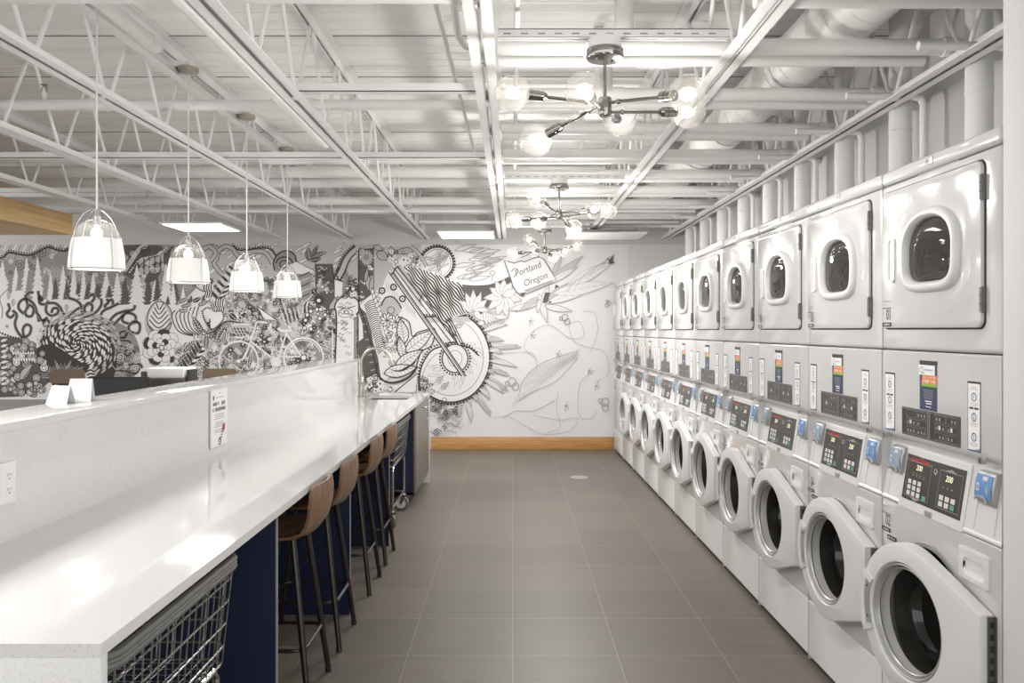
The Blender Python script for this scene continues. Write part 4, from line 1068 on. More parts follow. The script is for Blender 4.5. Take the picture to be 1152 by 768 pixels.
def doodle(P, n, seed, pal=(K_, G_, W_), s=1.0, kinds='cslbd'):
    r = random.Random(seed); xs = [p[0] for p in P]; ys = [p[1] for p in P]; c = 0
    while c < n:
        x, y = r.uniform(min(xs), max(xs)), r.uniform(min(ys), max(ys))
        if not inside(x, y, P): continue
        c += 1; k = r.choice(kinds); col = r.choice(pal); a = r.uniform(0, 2*PI); z = s*r.uniform(.8, 1.5)
        if k == 'c': m.disc(x, y, 2.2*z, W_ if r.random() < .6 else L_, n=10); m.ring(x, y, 2.2*z, .7, K_ if r.random() < .7 else D_, n=12)
        elif k == 's': m.spiral(x, y, 4.2*z, 2, .75, K_ if r.random() < .6 else W_, a)
        elif k == 'l':
            for q in range(4): m.leaf(x, y, x+7*z*math.cos(a+q*.42), y+7*z*math.sin(a+q*.42), 2.3*z, W_ if (q+c) % 2 else L_, K_ if q % 2 else None, .5)
        elif k == 'b':
            l = m.up()
            for q in range(6): 
                o = (q-2.5)*1.7; m.stroke([(x+o*math.cos(a), y+o*math.sin(a)), (x+o*math.cos(a)+5*z*math.sin(a+.5), y+o*math.sin(a)-5*z*math.cos(a+.5))], .8, col, l=l)
        elif k == 'd':
            for q in range(7): m.leaf(x, y, x+4.6*z*math.cos(a+q*PI/3.5), y+4.6*z*math.sin(a+q*PI/3.5), 1.7*z, col)
            m.disc(x, y, 1*z, W_, n=8)
        elif k == 'w':
            m.curve([(x-6*z, y), (x-2*z, y-2.2*z), (x+2*z, y+2*z), (x+6*z, y-z)], .8, col, n=4)
        elif k == 'p':
            for q in range(5): m.disc(x+2.1*z*math.cos(a+q*1.257), y+2.1*z*math.sin(a+q*1.257), 1.35*z, W_, n=8)
            m.disc(x, y, .9*z, K_, n=7)
# --- sky of swirls above the forest
skyP = [(U0, V0), (232, V0), (228, 316), (206, 340), (170, 345), (128, 338), (92, 336), (70, 336), (52, 330), (36, 318), (26, 322), (10, 318), (0, 300), (U0, 305)]
m.fill(skyP, G_)
for i in range(90):
    x, y = rn.uniform(U0, 225), rn.uniform(280, 326)
    m.spiral(x, y, rn.uniform(3.5, 7.5), 2.2, .9, L_ if rn.random() < .75 else D_, rn.uniform(0, 6))
m.fill([(U0, V0), (84, V0), (70, 281), (54, 278.5), (44, 283), (33, 287), (22, 285), (10, 284), (2, 290), (U0, 288)], L_)
for i in range(26): m.stroke([(-60+i*5.6, V0), (-63+i*5.6, 282)], 1.3, G_ if i % 2 else W_)
edge = spl([(-60, 287), (-20, 290), (2, 290), (10, 284), (22, 286), (33, 287), (44, 283), (54, 278), (64, 281), (74, 282), (84, 277)], 5)
m.stroke(edge, 2.2, K_); m.dots([(x, y-2.2) for x, y in edge], 1.0, K_, 3)
m.fill(spl([(136, 277), (176, 276), (184, 284), (178, 312), (160, 318), (140, 308), (146, 292)], 4, True), D_)
for i in range(5):
    for j in range(2):
        m.disc(159+i*6.2, 295+j*10-i*1.2, 2.9, L_, 5.2, rot=.1); m.ring(159+i*6.2, 295+j*10-i*1.2, 3, .8, D_, 5.4, n=14)
m.curve([(140, 305), (150, 290), (158, 279), (166, 276.5)], 5.2, L_, (2.4, K_)); m.spiral(163, 283, 6, 2, 1.3, K_); m.dots(spl([(146, 306), (158, 292), (176, 287), (188, 278)]), 1, W_, 3)
m.fill([(184, 288), (193, 277), (194, 277), (188, 300), (184, 296)], D_); m.stroke([(146, 308), (168, 290), (186, 286), (196, 277)], 1.2, K_)
doodle([(0, 290), (230, 280), (228, 316), (170, 335), (70, 330), (0, 312)], 60, 53, (D_, L_), .7, 's')
# --- forest of pale silhouettes
def tree(x, y0, y1, w, c=W_, seed=0):
    r = random.Random(seed); n = 9; Lp = [(x, y0)]; Rp = [(x, y0)]
    for i in range(1, n+1):
        t = i/n; ww = w*(t**.85); y = y0+(y1-y0)*t
        Lp += [(x-ww*(.9+.25*r.random()), y), (x-ww*.55, y-.2)]; Rp += [(x+ww*(.9+.25*r.random()), y-.6), (x+ww*.55, y-.8)]
    m.fill(Lp+Rp[::-1][:-1], c)
m.fill([(U0, 330), (20, 322), (55, 334), (105, 336), (150, 342), (200, 338), (236, 332), (230, 372), (215, 395), (150, 420), (40, 415), (U0, 385)], W_)
m.fill([(U0, 316), (6, 322), (20, 318), (28, 328), (44, 324), (60, 336), (U0, 340)], W_)
for i, (x, y0, y1, w) in enumerate(((-48, 296, 340, 10), (-30, 290, 340, 9), (-14, 298, 340, 9), (3, 293, 340, 9), (18, 299, 334, 7), (30, 289, 336, 8), (42.5, 289, 346, 10), (57, 306, 344, 6.5), (71, 298, 346, 8.5), (83, 301, 346, 8), (94, 302, 340, 6), (105, 306, 346, 7), (119.5, 305, 344, 10), (132, 306, 344, 9), (154, 298, 352, 13), (174.5, 315, 346, 7), (187, 296, 348, 10), (195, 318, 352, 6), (206, 322, 352, 6), (222, 318, 350, 7))):
    for s_ in (-1, 1): 
        if y1 > 335: tree(x+s_*w*1.0, y0+14, y1-9, w*.62, D_ if i > 7 else G_, i+40)
    tree(x, y0, y1, w, W_, i)
m.curve([(14, 322), (6, 328), (0, 336), (3, 348), (2, 358)], 1.3, G_); 
# --- curling tendrils
def tend(P, w=1.9, closed=False): m.curve(P, w, K_, (1.9, G_), 7, closed)
m.fill(spl([(66, 356), (88, 352), (120, 358), (148, 372), (158, 400), (150, 424), (100, 432), (50, 420), (50, 380)], 5, True), G_)
for P in ([(9, 341), (11, 347), (8, 353), (12, 357), (17, 352), (14, 349)], [(14, 349), (19, 354), (17, 364), (20, 373), (26, 379), (33, 376), (35, 368), (30, 365), (26, 370), (27, 378)],
          [(38, 329), (33, 329), (29, 334), (31, 342), (29, 350), (26, 352), (21, 346), (23, 339), (30, 336), (38, 342), (42, 352), (44, 362)], [(28, 349), (30, 355), (36, 355), (38, 347), (33, 343), (31, 347)],
          [(43, 327), (44, 332), (48, 336), (46, 338), (44, 334), (45, 341), (51, 342), (55, 338)], [(53, 340), (52, 350), (58, 355), (65, 352), (65, 347), (60, 347), (58, 352)], [(52, 341), (62, 341), (68, 346), (72, 353), (80, 352), (90, 346), (100, 342), (106, 336), (105, 331), (101, 333)],
          [(76, 331), (78, 335), (86, 338), (91, 343), (92, 350), (96, 357), (102, 352), (104, 344), (99, 341), (95, 348), (100, 354), (108, 351), (114, 343), (114, 336)],
          [(54, 357), (50, 360), (50, 366), (55, 367), (55, 361), (47, 360), (44, 355), (40, 350)], [(80, 352), (78, 358), (84, 360), (91, 353)], [(106, 357), (104, 362), (110, 366), (116, 362), (113, 357), (107, 358)], [(120, 336), (122, 340), (118, 344), (122, 347), (127, 343), (126, 337), (122, 339)],
          [(112, 358), (116, 350), (126, 345), (134, 341)], [(152, 343), (150, 348), (140, 350), (130, 354), (122, 363), (117, 372), (120, 374), (126, 368), (134, 359), (143, 352), (152, 355), (152, 362), (146, 364), (138, 361), (139, 354)],
          [(150, 362), (157, 364), (156, 374), (147, 373), (145, 367), (150, 362), (155, 361)], [(143, 372), (140, 379), (134, 378), (137, 373), (143, 374), (140, 380), (130, 382), (124, 379), (124, 372)], [(126, 383), (138, 383), (146, 384), (147, 388)],
          [(133, 389), (144, 391), (153, 398), (152, 407), (142, 410), (132, 405), (130, 397), (136, 392)], [(131, 400), (135, 397), (138, 402), (134, 406), (131, 403)], [(140, 396), (144, 393), (147, 397), (143, 400), (140, 397)], [(128, 408), (140, 411), (152, 409), (158, 410), (160, 414)], [(130, 417), (142, 417), (152, 420), (157, 414)],
          [(122, 385), (124, 400), (128, 410), (126, 420)]):
    tend(P)
for x, y in ((15, 341), (75, 347), (10, 333)): m.leaf(x, y-5, x, y+4, 4, L_, G_, .5)
m.disc(8, 367, 2, G_, n=5)
# --- big dark bloom built of pale dashes
m.fill(spl([(46, 376), (62, 364), (88, 361), (112, 368), (128, 388), (131, 412), (122, 432), (95, 436), (70, 428), (50, 408)], 6, True), K_)
for k in range(13):
    r = 2.5+k*3.35; n = int(5+r*.5); sp = 2*PI/n
    for i in range(n):
        a = sp*i+k*.61+rn.uniform(-.3, .3)*sp*.5; r = 2.5+k*3.35+rn.uniform(-.9, .9)
        if k > 7 and math.cos(a) < -.3 and math.sin(a) > .1: continue
        x0, y0 = 88+r*1.05*math.cos(a), 387+r*.86*math.sin(a)
        x1, y1 = 88+(r+2.4)*1.05*math.cos(a+sp*.84), 387+(r+2.4)*.86*math.sin(a+sp*.84)
        m.leaf(x0, y0, x1, y1, rn.uniform(2.0, 3.2) if k > 2 else 1.7, W_ if k < 10 else L_, bend=-r*sp*sp*.1)
doodle([(124, 366), (150, 372), (158, 400), (148, 424), (124, 424), (132, 400)], 26, 51, (K_, L_), .8, 'sw')
# --- dark palm leaves and bubbles low left
m.fill([(U0, 376), (4, 378), (24, 381), (40, 390), (58, 402), (62, 424), (46, 438), (20, 446), (U0, 450)], D_)
m.fill(spl([(42, 392), (60, 388), (86, 404), (100, 414), (106, 432), (60, 432), (44, 412)], 5, True), K_)
for i in range(16):
    a = PI+.1+i*(PI-.2)/15; rr = 26+4*math.sin(i*2.3)
    m.leaf(71, 425, 71+rr*1.25*math.cos(a), 425+rr*.82*math.sin(a), 4.2, G_ if i % 3 else L_, K_, .5, K_)
r2 = random.Random(3)
for i in range(150):
    x, y = r2.uniform(-60, 52), r2.uniform(382, 444); q = r2.uniform(2.2, 4.8)
    m.disc(x, y, q, L_ if i % 3 else W_, n=14); m.ring(x, y, q, .9, K_, n=14); m.ring(x, y, q*.55, .6, D_, n=10)
for i in range(10): m.leaf(1, 378+i*6, 1+9-abs(i-5)*.3, 375+i*6.2, 3, W_)
for i in range(9): m.leaf(16+i*2.7, 399, 14+i*3, 394.5+(i % 2), 2.2, W_); m.leaf(16+i*2.7, 402, 16+i*3, 407, 2.2, W_)
m.dots(spl([(0, 374), (8, 377), (18, 380), (26, 380)]), 1.3, K_, 3.2)
m.leaf(23, 427, 36, 409, 9, L_, K_, .7); 
for i in range(6): m.stroke([(26+i*1.8, 424-i*2), (31+i*1.2, 424-i*2.4)], 1.1, K_)
for i in range(4): m.stroke([(41+i*1.3, 379-i*1.5), (47+i, 381-i*2.3)], 1.2, W_)
m.leaf(92, 418, 98, 430, 9, L_, D_, .5); m.fill(spl([(97, 430), (99, 415), (106, 416), (107, 424), (102, 436)], 4, True), W_)
for i in range(5): m.stroke(spl([(98, 434-i*4), (102, 432-i*4), (107, 429-i*2.6)]), 1.9, K_)
# --- striped bulbs, peony and dark leaves
def bulb(P, c0, stripes, cx, k=1):
    m.fill(spl(P, 5, True), c0)
    for s_ in stripes: m.curve(s_, 1.25, K_, n=5)
m.fill(spl([(179, 337), (190, 344), (193, 358), (188, 378), (168, 378), (163, 360), (170, 344)], 5, True), L_)
bulb([(179.5, 339), (188, 347), (191, 358), (186, 370), (180, 374), (172, 370), (166, 360), (172, 346)], W_, [[(176+0-i*2.0, 341+i*4.6), (179.5-.2*i, 348+i*5.2), (184+i*1.9, 341+i*4.2)] for i in range(6)], 180)
m.ring(180, 358, 14, 1.2, D_, 19)
bulb([(199, 345), (212, 342), (222, 350), (225, 368), (220, 379), (206, 377), (196, 368), (193, 356)], W_, [[(224-i*4.4, 344+i*.8), (221-i*4.6, 356), (223-i*3.6, 368+i*.8), (229-i*1.5, 377+i*.2)] for i in range(7)], 208)
def peony(cx, cy, R):
    for k, (r, n, c) in enumerate(((R, 9, None), (R*.78, 8, W_), (R*.5, 7, None), (R*.3, 5, W_))):
        for i in range(n):
            a = 2*PI*i/n+k*.4; c2 = c if c is not None else (K_ if i % 2 else W_)
            m.disc(cx+r*.72*math.cos(a), cy+r*.72*math.sin(a), r*.36, c2, r*.30, 10, a+PI/2); m.ring(cx+r*.72*math.cos(a), cy+r*.72*math.sin(a), r*.34, .5, D_, n=12)
    m.disc(cx, cy, R*.12, W_); m.ring(cx, cy, R*.13, .9, K_)
peony(182, 391, 21)
m.fill([(196, 392), (226, 378), (238, 370), (240, 420), (206, 425), (196, 412)], L_)
doodle([(200, 394), (238, 372), (240, 420), (206, 425)], 44, 52, (K_, K_, D_), .9, 'llsd')
for (x0, y0, x1, y1, w) in ((205, 398, 222, 380, 6), (199, 408, 216, 394, 6), (198, 414, 212, 404, 6), (232, 376, 252, 384, 8), (216, 396, 236, 388, 6), (212, 408, 226, 398, 6), (206, 418, 220, 408, 6), (236, 378, 216, 366, 8), (230, 376, 214, 352, 7)):
    m.leaf(x0, y0, x1, y1, w, K_, W_, .5, W_)
for i in range(10): m.leaf(203+i*2.6, 424-i*3.4, 197+i*2.6, 414-i*3.6, 3.2, K_ if i % 2 else D_); m.leaf(203+i*2.6, 424-i*3.4, 212+i*2.6, 420-i*3.4, 3.2, K_ if i % 2 == 0 else W_)
for (x0, y0, x1, y1) in ((200, 341, 214, 334), (203, 345, 218, 342), (216, 340, 228, 334), (222, 344, 236, 338), (200, 349, 214, 350)): m.leaf(x0, y0, x1, y1, 5.5, K_, W_, .4, W_)
m.curve([(219, 321), (224, 325), (230, 328)], 1.3, D_)
# --- waves and pale leaves along the top
topP = [(226, V0), (420, V0), (420, 320), (358, 312), (344, 300), (326, 294), (320, 306), (300, 318), (262, 322), (236, 318)]
m.fill(topP, L_)
for i in range(60):
    x, y = rn.uniform(228, 415), rn.uniform(278, 312)
    if inside(x, y, topP): m.leaf(x, y, x+rn.uniform(9, 15), y-rn.uniform(5, 10), rn.uniform(2.5, 4.5), W_ if i % 3 else Q_, G_, .6)
for P in ([(229, 280), (238, 277), (245, 281), (244, 290), (241, 296), (246, 304), (254, 312)], [(236, 277), (243, 284), (238, 292)], [(246, 282), (254, 277), (262, 280), (266, 286), (272, 289), (280, 284), (296, 283), (304, 291), (307, 297)]): m.curve(P, 3.8, L_, (1.8, D_))
edge = spl([(262, 276), (268, 281), (276, 281), (290, 279), (302, 279.5), (308, 284), (311, 290)]); m.stroke(edge, 1.6, K_); m.dots([(x, y-1.8) for x, y in edge], 1.0, K_, 3)
m.fill(spl([(309, 305), (308, 292), (314, 284), (324, 282), (332, 286), (334, 294), (326, 298), (316, 304)], 4, True), G_)
m.curve([(309, 304), (308, 294), (314, 285), (324, 282), (332, 287), (334, 294), (346, 301), (356, 305)], 1.6, K_); m.ring(320, 296, 9, 1.6, K_, 7, a0=PI, a1=2*PI+.4); m.ring(320, 297, 5, 1.3, K_, 4)
m.fill([(323, 299), (334, 294.5), (346, 301), (355, 305), (354, 336), (350, 336), (350, 308), (334, 308)], W_)
for (x0, y0, x1, y1, w) in ((349, 294, 346, 278, 8), (350, 290, 368, 283, 6), (349, 293, 362, 291, 5.5), (352, 286, 358, 276, 4)): m.leaf(x0, y0, x1, y1, w, D_, K_, .5, L_)
# --- dense thicket behind the bicycle
midP = [(234, 312), (262, 318), (300, 316), (322, 306), (330, 308), (350, 308), (356, 300), (378, 300), (404, 312), (404, 440), (236, 440), (236, 330)]
m.fill(midP, L_)
doodle(midP, 620, 21, (K_, K_, D_, G_), .85, 'cslbdlbsd')
doodle(midP, 330, 22, (W_, K_), .7, 'sbdwl')
m.fill([(355.5, 297), (374, 297), (377, 335), (368, 348), (356, 340)], D_); doodle([(356.5, 298), (373, 298), (375, 336), (357, 340)], 26, 5, (K_, L_), .7, 'clwb'); m.stroke([(355.5, 340), (355.5, 297), (374, 297), (377, 330)], .9, K_)
m.fill([(334, 309), (349.5, 308), (349.5, 335), (336, 340)], G_)
for i in range(5): m.stroke([(335, 312+i*6), (349, 306+i*6)], 1.6, L_ if i % 2 else D_)
for i in range(4): m.curve([(341+i*2.2, 352), (342+i*2.2, 342-i), (350+i*1.6, 334+i)], 1.0, K_ if i % 2 else W_)
for i in range(12): m.leaf(359, 338, 359+8*math.cos(i*PI/6), 338+8*math.sin(i*PI/6), 2, K_)
m.disc(359, 338, 2, W_)
for (x, y) in ((350, 350), (346, 354), (357, 348), (361, 348), (344, 360), (360, 358), (366, 354), (350, 370), (343, 369)): m.disc(x, y, 2.3, W_, n=12); m.ring(x, y, 2.3, .9, K_, n=12)
for i in range(9): m.stroke([(322+i*2, 366-i*1.1), (316+i*2.4, 348-i*.4)], .9, K_ if i % 2 else W_)
m.fill([(291, 346), (306, 354), (311, 360), (298, 359)], W_); m.stroke([(289, 344), (312, 360)], 1.0, K_)
# ferns, striped flags and a paper heart
for i in range(12):
    m.leaf(244+i*1.9, 340-i*3.2, 236+i*1.9, 330-i*2.9, 2.6, K_ if i % 2 else W_); m.leaf(244+i*1.9, 340-i*3.2, 254+i*1.6, 334-i*2.8, 2.4, K_ if i % 2 else W_)
for (x, y) in ((233, 326), (246, 344)):
    m.fill([(x-2, y-8), (x+8, y-7), (x+6, y+10), (x-3, y+9)], W_)
    for i in range(4): m.curve([(x-2+i*2.6, y-8), (x-3+i*2.6, y-1), (x-1+i*2.4, y+3), (x-3+i*2.6, y+9)], 1.3, K_, n=4)
m.fill(spl([(237, 358), (231, 356), (228, 350), (234, 346), (243, 350), (250, 350), (252, 358), (246, 366), (238, 370)], 4, True), W_); m.dots(spl([(228, 350), (234, 346), (243, 350), (250, 350), (252, 358), (246, 366), (238, 370), (231, 360), (228, 350)]), 1.1, K_, 2.6)
m.curve([(232, 376), (242, 372), (254, 362), (266, 362), (272, 365)], 1.4, K_)
for (x0, y0, x1, y1, w) in ((256, 366, 243, 390, 8), (254, 372, 250, 390, 5), (233, 376, 232, 396, 7), (258, 352, 268, 361, 7), (242, 352, 238, 336, 5)): m.leaf(x0, y0, x1, y1, w, K_, W_, .5, W_)
# --- white bicycle
def wheel(cx, cy, r):
    m.disc(cx, cy, r, G_, n=32); doodle([(cx+r*.9*math.cos(i), cy+r*.9*math.sin(i)) for i in range(6)], 34, int(cx), (K_, K_, L_, W_), .8, 'slbwd')
    m.ring(cx, cy, r, 2.0, W_, n=44)
wheel(269, 406, 22); wheel(342, 402, 22); m.ring(342, 402, 19.5, .9, W_, n=40, a0=PI, a1=1.9*PI)
for i in range(9): m.stroke([(262+i*1.3, 408+i), (256+i*2.2, 418-abs(i-4))], .9, W_)
m.leaf(280, 416, 284, 392, 5, K_, W_, .5, W_)
for P, w in (([(272, 405), (276, 400), (281, 388), (286, 372), (289, 363), (294, 362), (301, 363)], 1.9), ([(283, 384), (306, 402)], 1.9), ([(323, 374), (314, 402)], 1.8), ([(322, 374), (341, 403)], 1.8), ([(313, 401), (341, 401)], 1.4), ([(313, 369), (318, 372), (329, 371.5)], 3.0)): m.stroke(spl(P, 5) if len(P) > 2 else P, w, W_)
m.disc(269, 406, 2.2, W_); m.disc(326, 368, 2, W_); m.disc(342, 402, 3.2, W_); m.ring(342, 402, 3.2, 1, K_)
m.disc(311, 407, 5.5, W_)
for i in range(14): m.leaf(311, 407, 311+7.5*math.cos(i*PI/7), 407+7.5*math.sin(i*PI/7), 2, W_)
m.fill([(261, 366), (281, 364), (277, 379), (265, 380)], L_); m.stroke(spl([(261, 366), (270, 364.5), (281, 365)]), 1.6, W_); m.stroke(spl([(264, 379), (271, 380), (277, 378)]), 1.6, W_)
for i in range(4):
    for j in range(3): m.fill([(264+i*3.6+j % 2*1.6, 368+j*3.4), (266+i*3.6+j % 2*1.6, 370+j*3.4), (265+i*3.6+j % 2*1.6, 371.6+j*3.4), (263.4+i*3.6+j % 2*1.6, 369.6+j*3.4)], K_)
# --- carved column
m.fill([(379, 350), (377, 342), (381, 335), (392, 333), (402, 337), (404, 346), (401, 356), (401, 440), (376, 440), (379, 360)], W_)
m.curve([(376, 440), (379, 362), (377, 345), (382, 336), (392, 333), (402, 337), (405, 347), (401, 354)], 1.6, K_); m.stroke([(400, 356), (399.5, 440)], 3.2, G_); m.stroke([(403, 356), (402.5, 440)], .9, K_); m.stroke([(374.5, 372), (374, 440)], 1.4, W_)
for i in range(26):
    x, y = rn.uniform(382, 397), rn.uniform(340, 402); m.curve([(x-3, y), (x-1, y-1.6), (x+1.5, y+.8), (x+3.4, y-1)], .7, G_ if i % 2 else D_, n=4)
m.ring(389, 352, 8, .7, D_, 5); m.ring(390, 351, 2.5, .9, K_, 2); m.stroke(spl([(380, 345), (390, 347), (400, 344)]), .9, K_); m.disc(391, 332, 4, D_, 3)
for P in ([(377, 314), (386, 317), (402, 322)], [(403, 322), (403, 332)]): m.stroke(P, 1.4, K_)
m.fill([(377, 314.5), (386, 317.5), (385, 332), (377, 334)], W_); m.fill([(387, 309), (392, 309), (392, 330), (386, 332)], G_); doodle([(388, 316), (402, 322), (402, 334), (388, 334)], 12, 6, (K_,), .7, 'cps')
edge = spl([(400, 277), (392, 284), (386, 292), (382, 302), (378, 310)]); m.stroke([(x+3.5, y+1) for x, y in edge], 5, L_); m.stroke(edge, 1.5, K_); m.stroke([(x+7, y+2) for x, y in edge], 1, K_); m.dots([(x-1.8, y-.8) for x, y in edge], 1.1, K_, 3)
# --- the great gear
cx, cy = 507, 402
m.disc(cx, cy, 41, Q_, 47, 48); 
ra = [(cx+40.5*math.cos(a), cy+46.5*math.sin(a)) for a in [-PI*.62+i*PI*1.33/60 for i in range(61)]]
m.stroke(ra, 7.5, W_); m.stroke([(cx+(x-cx)*1.09, cy+(y-cy)*1.08) for x, y in ra], 1.9, K_); m.stroke([(cx+(x-cx)*.91, cy+(y-cy)*.92) for x, y in ra], .8, G_)
m.dots([(cx+(x-cx)*1.15, cy+(y-cy)*1.13) for x, y in ra], 1.35, K_, 3.6)
for i in range(34):
    a = rn.uniform(0, 2*PI); r = rn.uniform(8, 34); m.leaf(cx+r*math.cos(a), cy+r*1.1*math.sin(a), cx+(r+9)*math.cos(a+.25), cy+(r+9)*1.1*math.sin(a+.25), 3.6, None, L_, .7)
e2 = spl([(473, 440), (472, 424), (476, 408), (486, 394), (500, 389), (514, 388), (528, 391), (539, 400)], 6)
m.stroke([(x+1.5, y+4) for x, y in e2[:-8]], 4, Q_); m.stroke(e2, 1.8, K_); m.stroke([(x+2.5, y+6) for x, y in e2[:-14]], .8, G_); m.dots([(x-1.2, y-2.6) for x, y in e2], 1.2, K_, 3.4)
m.disc(512, 403, 14.5, Q_, 16); m.ring(512, 403, 14.5, 1.5, K_, 16); m.ring(512, 403, 8, .8, G_, 9); m.dots([(512+17*math.cos(a), 403+18.5*math.sin(a)) for a in [i*2*PI/40 for i in range(41)]], 1.25, K_, 3.4)
doodle([(474, 424), (486, 428), (490, 441), (472, 441)], 20, 31, (D_, K_), .7, 'csw')
for (x, y) in ((500, 435), (494, 428), (517, 366), (510, 370)): m.spiral(x, y, 4.4, 2, .9, G_); m.leaf(x, y, x+5, y-6, 3, L_, G_, .5)
doodle([(486, 448), (502, 446), (504, 470), (488, 470)], 20, 32, (D_, G_), .7, 'sbc'); doodle([(487, 466), (515, 458), (520, 484), (487, 489)], 34, 33, (P_, L_), .8, 'sw')
# petals flying off the gear
for i in range(22):
    a = -1.05+i*2.35/21; r0 = 49+2*math.sin(i*3); r1 = 62+12*math.sin(i*1.9+1)
    m.leaf(cx+r0*.92*math.cos(a), cy+r0*1.08*math.sin(a), cx+r1*1.05*math.cos(a+.08), cy+r1*1.05*math.sin(a+.08), 5.2, Q_ if i % 3 else L_, P_, .7, L_, bend=2 if i % 2 else -2)
    if i % 2: m.leaf(cx+r0*.95*math.cos(a+.06), cy+r0*1.08*math.sin(a+.06), cx+(r1+7)*math.cos(a+.12), cy+(r1+7)*math.sin(a+.12), 4, L_, P_, .5)
# small toothed wheel at the top
m.disc(492, 296, 18, Q_, 18, 36)
for i in range(18): m.leaf(482+rn.uniform(-6, 16), 300+rn.uniform(-12, 10), 494+rn.uniform(-4, 14), 292+rn.uniform(-12, 8), 3, None, G_, .6)
ra = [(492+18*math.cos(a), 296+18*math.sin(a)) for a in [PI*1.12+i*PI*1.32/40 for i in range(41)]]; m.stroke(ra, 1.6, K_); m.stroke([(492+(x-492)*.86, 296+(y-296)*.86) for x, y in ra], .8, G_); m.dots([(492+(x-492)*1.1, 296+(y-296)*1.1) for x, y in ra], 1.25, K_, 3.3)
m.fill([(498, 350), (484, 356), (470, 352), (476, 336), (486, 334)], W_); m.stroke([(476, 345), (472, 338), (476, 330)], 1, K_); e3 = [(474, 356), (500, 356), (524, 355)]; m.stroke(e3, 1.6, K_); m.dots([(x, y-2) for x, y in e3], 1.2, K_, 3.2); m.fill([(474, 357), (527, 356), (530, 362), (478, 363)], L_)
# --- framed panel of blooms, ferns and the bridge tower
m.fill([(404, 280), (474, V0), (474, 300), (450, 300), (438, 330), (420, 350), (404, 350)], L_)
m.fill([(404, 280), (421, 280), (421, 332), (404, 340)], D_); doodle([(404.5, 281), (420, 281), (420, 330), (405, 338)], 22, 8, (K_, W_), .7, 'clpw'); m.stroke([(404, 350), (404, 280.5), (421, 280)], 1.6, K_)
for i in range(16): m.leaf(413, 290, 413+8*math.cos(i*PI/8), 290+10*math.sin(i*PI/8), 2.6, L_, G_, .4)
m.disc(412.5, 289.5, 3.4, G_)
for (x0, y0, x1, y1, w) in ((416, 328, 412, 303, 6), (417, 330, 420, 306, 5), (411, 318, 414, 300, 4), (424, 284, 438, 292, 10), (420, 277, 432, 281, 6), (441, 288, 440, 277, 8), (446, 284, 470, 280, 7)): m.leaf(x0, y0, x1, y1, w, L_, K_, .8, G_)
doodle([(438, 282), (452, 282), (452, 300), (438, 300)], 14, 9, (K_, G_), .8, 'pcs')
doodle([(452, 280), (480, 292), (474, 306), (452, 300)], 16, 14, (G_, L_), .9, 'psc'); m.curve([(462, 277), (470, 284), (476, 292), (480, 300)], 3, L_, (1.4, D_))
m.fill([(404, 346), (412, 336), (430, 322), (446, 300), (482, 366), (468, 384), (432, 432), (404, 440)], W_)
m.fill([(404, 344), (412, 352), (424, 392), (431, 440), (414, 440), (404, 400)], D_)
for i in range(20): m.stroke([(406+i*.75, 352+i*4.3), (411+i*.75, 351+i*4.3)], .7, L_ if i % 2 else K_)
m.stroke([(404, 342), (412, 366), (420, 396), (427, 440)], 1.6, K_); m.fill([(408, 364), (404, 352), (404, 384), (409, 380)], W_)
m.fill([(412, 336), (421, 342), (426, 360), (438, 420), (429, 414), (420, 384)], W_)
for i in range(26):
    t = i/26; m.stroke(spl([(410+t*16, 344+t*56), (415+t*17, 339+t*57), (421.5+t*15, 337+t*62)], 3), 1.0, K_)
for i in range(11): m.leaf(420+i*1.6, 332+i*5, 427+i*1.5, 330+i*5.4, 4.4, W_, K_, .7); m.leaf(420+i*1.6, 332+i*5, 419+i*1.8, 324+i*5, 4, W_, K_, .6)
for (x, y) in ((430, 327), (443, 323), (453, 336)): m.disc(x, y, 3.4, W_); m.ring(x, y, 3.1, 1.8, K_); m.disc(x, y, .9, K_)
m.fill([(432, 318), (438, 304), (448, 306), (474, 348), (470, 356), (440, 340)], W_)
for i in range(16): m.stroke([(436+i*2, 318+i*2.1), (434+i*2.3, 326+i*2.2)], .8, L_)
for (x, y) in ((430, 327), (443, 323), (453, 336)): m.disc(x, y, 3.4, W_); m.ring(x, y, 3.1, 1.8, K_); m.disc(x, y, .9, K_)
m.fill(spl([(429, 350), (428, 342), (434, 335), (442, 334), (448, 340), (452, 348), (447, 354), (436, 356)], 4, True), L_); m.curve([(429, 344), (434, 335), (442, 334), (448, 340), (452, 347)], 1.6, K_); m.ring(440, 349, 4, .8, K_)
for (cx, cy) in ((436, 360), (446, 362)):
    for i in range(9): m.leaf(cx, cy, cx+9*math.cos(i*.7), cy+9*math.sin(i*.7), 4, W_, K_, .8)
doodle([(428, 372), (452, 372), (456, 402), (440, 418), (430, 400)], 34, 15, (K_, W_), .8, 'lbcs')
doodle([(404, 420), (424, 424), (440, 432), (440, 441), (404, 441)], 26, 16, (K_, W_), .9, 'pcs')
for (x0, y0, x1, y1, w, v) in ((456, 386, 450, 358, 13, D_), (455, 404, 449, 378, 10, D_), (456, 396, 488, 371, 15, D_), (444, 414, 476, 393, 14, D_), (432, 420, 470, 413, 14, G_)):
    m.leaf(x0, y0, x1, y1, w, W_, K_, 1.2, v)
m.curve([(425, 408), (424, 418), (432, 428), (444, 430), (460, 424), (470, 412)], 2.4, K_); m.curve([(438, 415), (450, 417), (462, 411), (470, 405)], 3, K_, taper=1); m.curve([(448, 356), (460, 362), (464, 378), (470, 374), (480, 371), (489, 370), (486, 388), (474, 396), (468, 415)], 1.4, K_)
m.fill([(446, 441), (470, 420), (470, 441)], W_); m.stroke([(444, 441), (470, 420), (468, 442)], 1.2, K_)
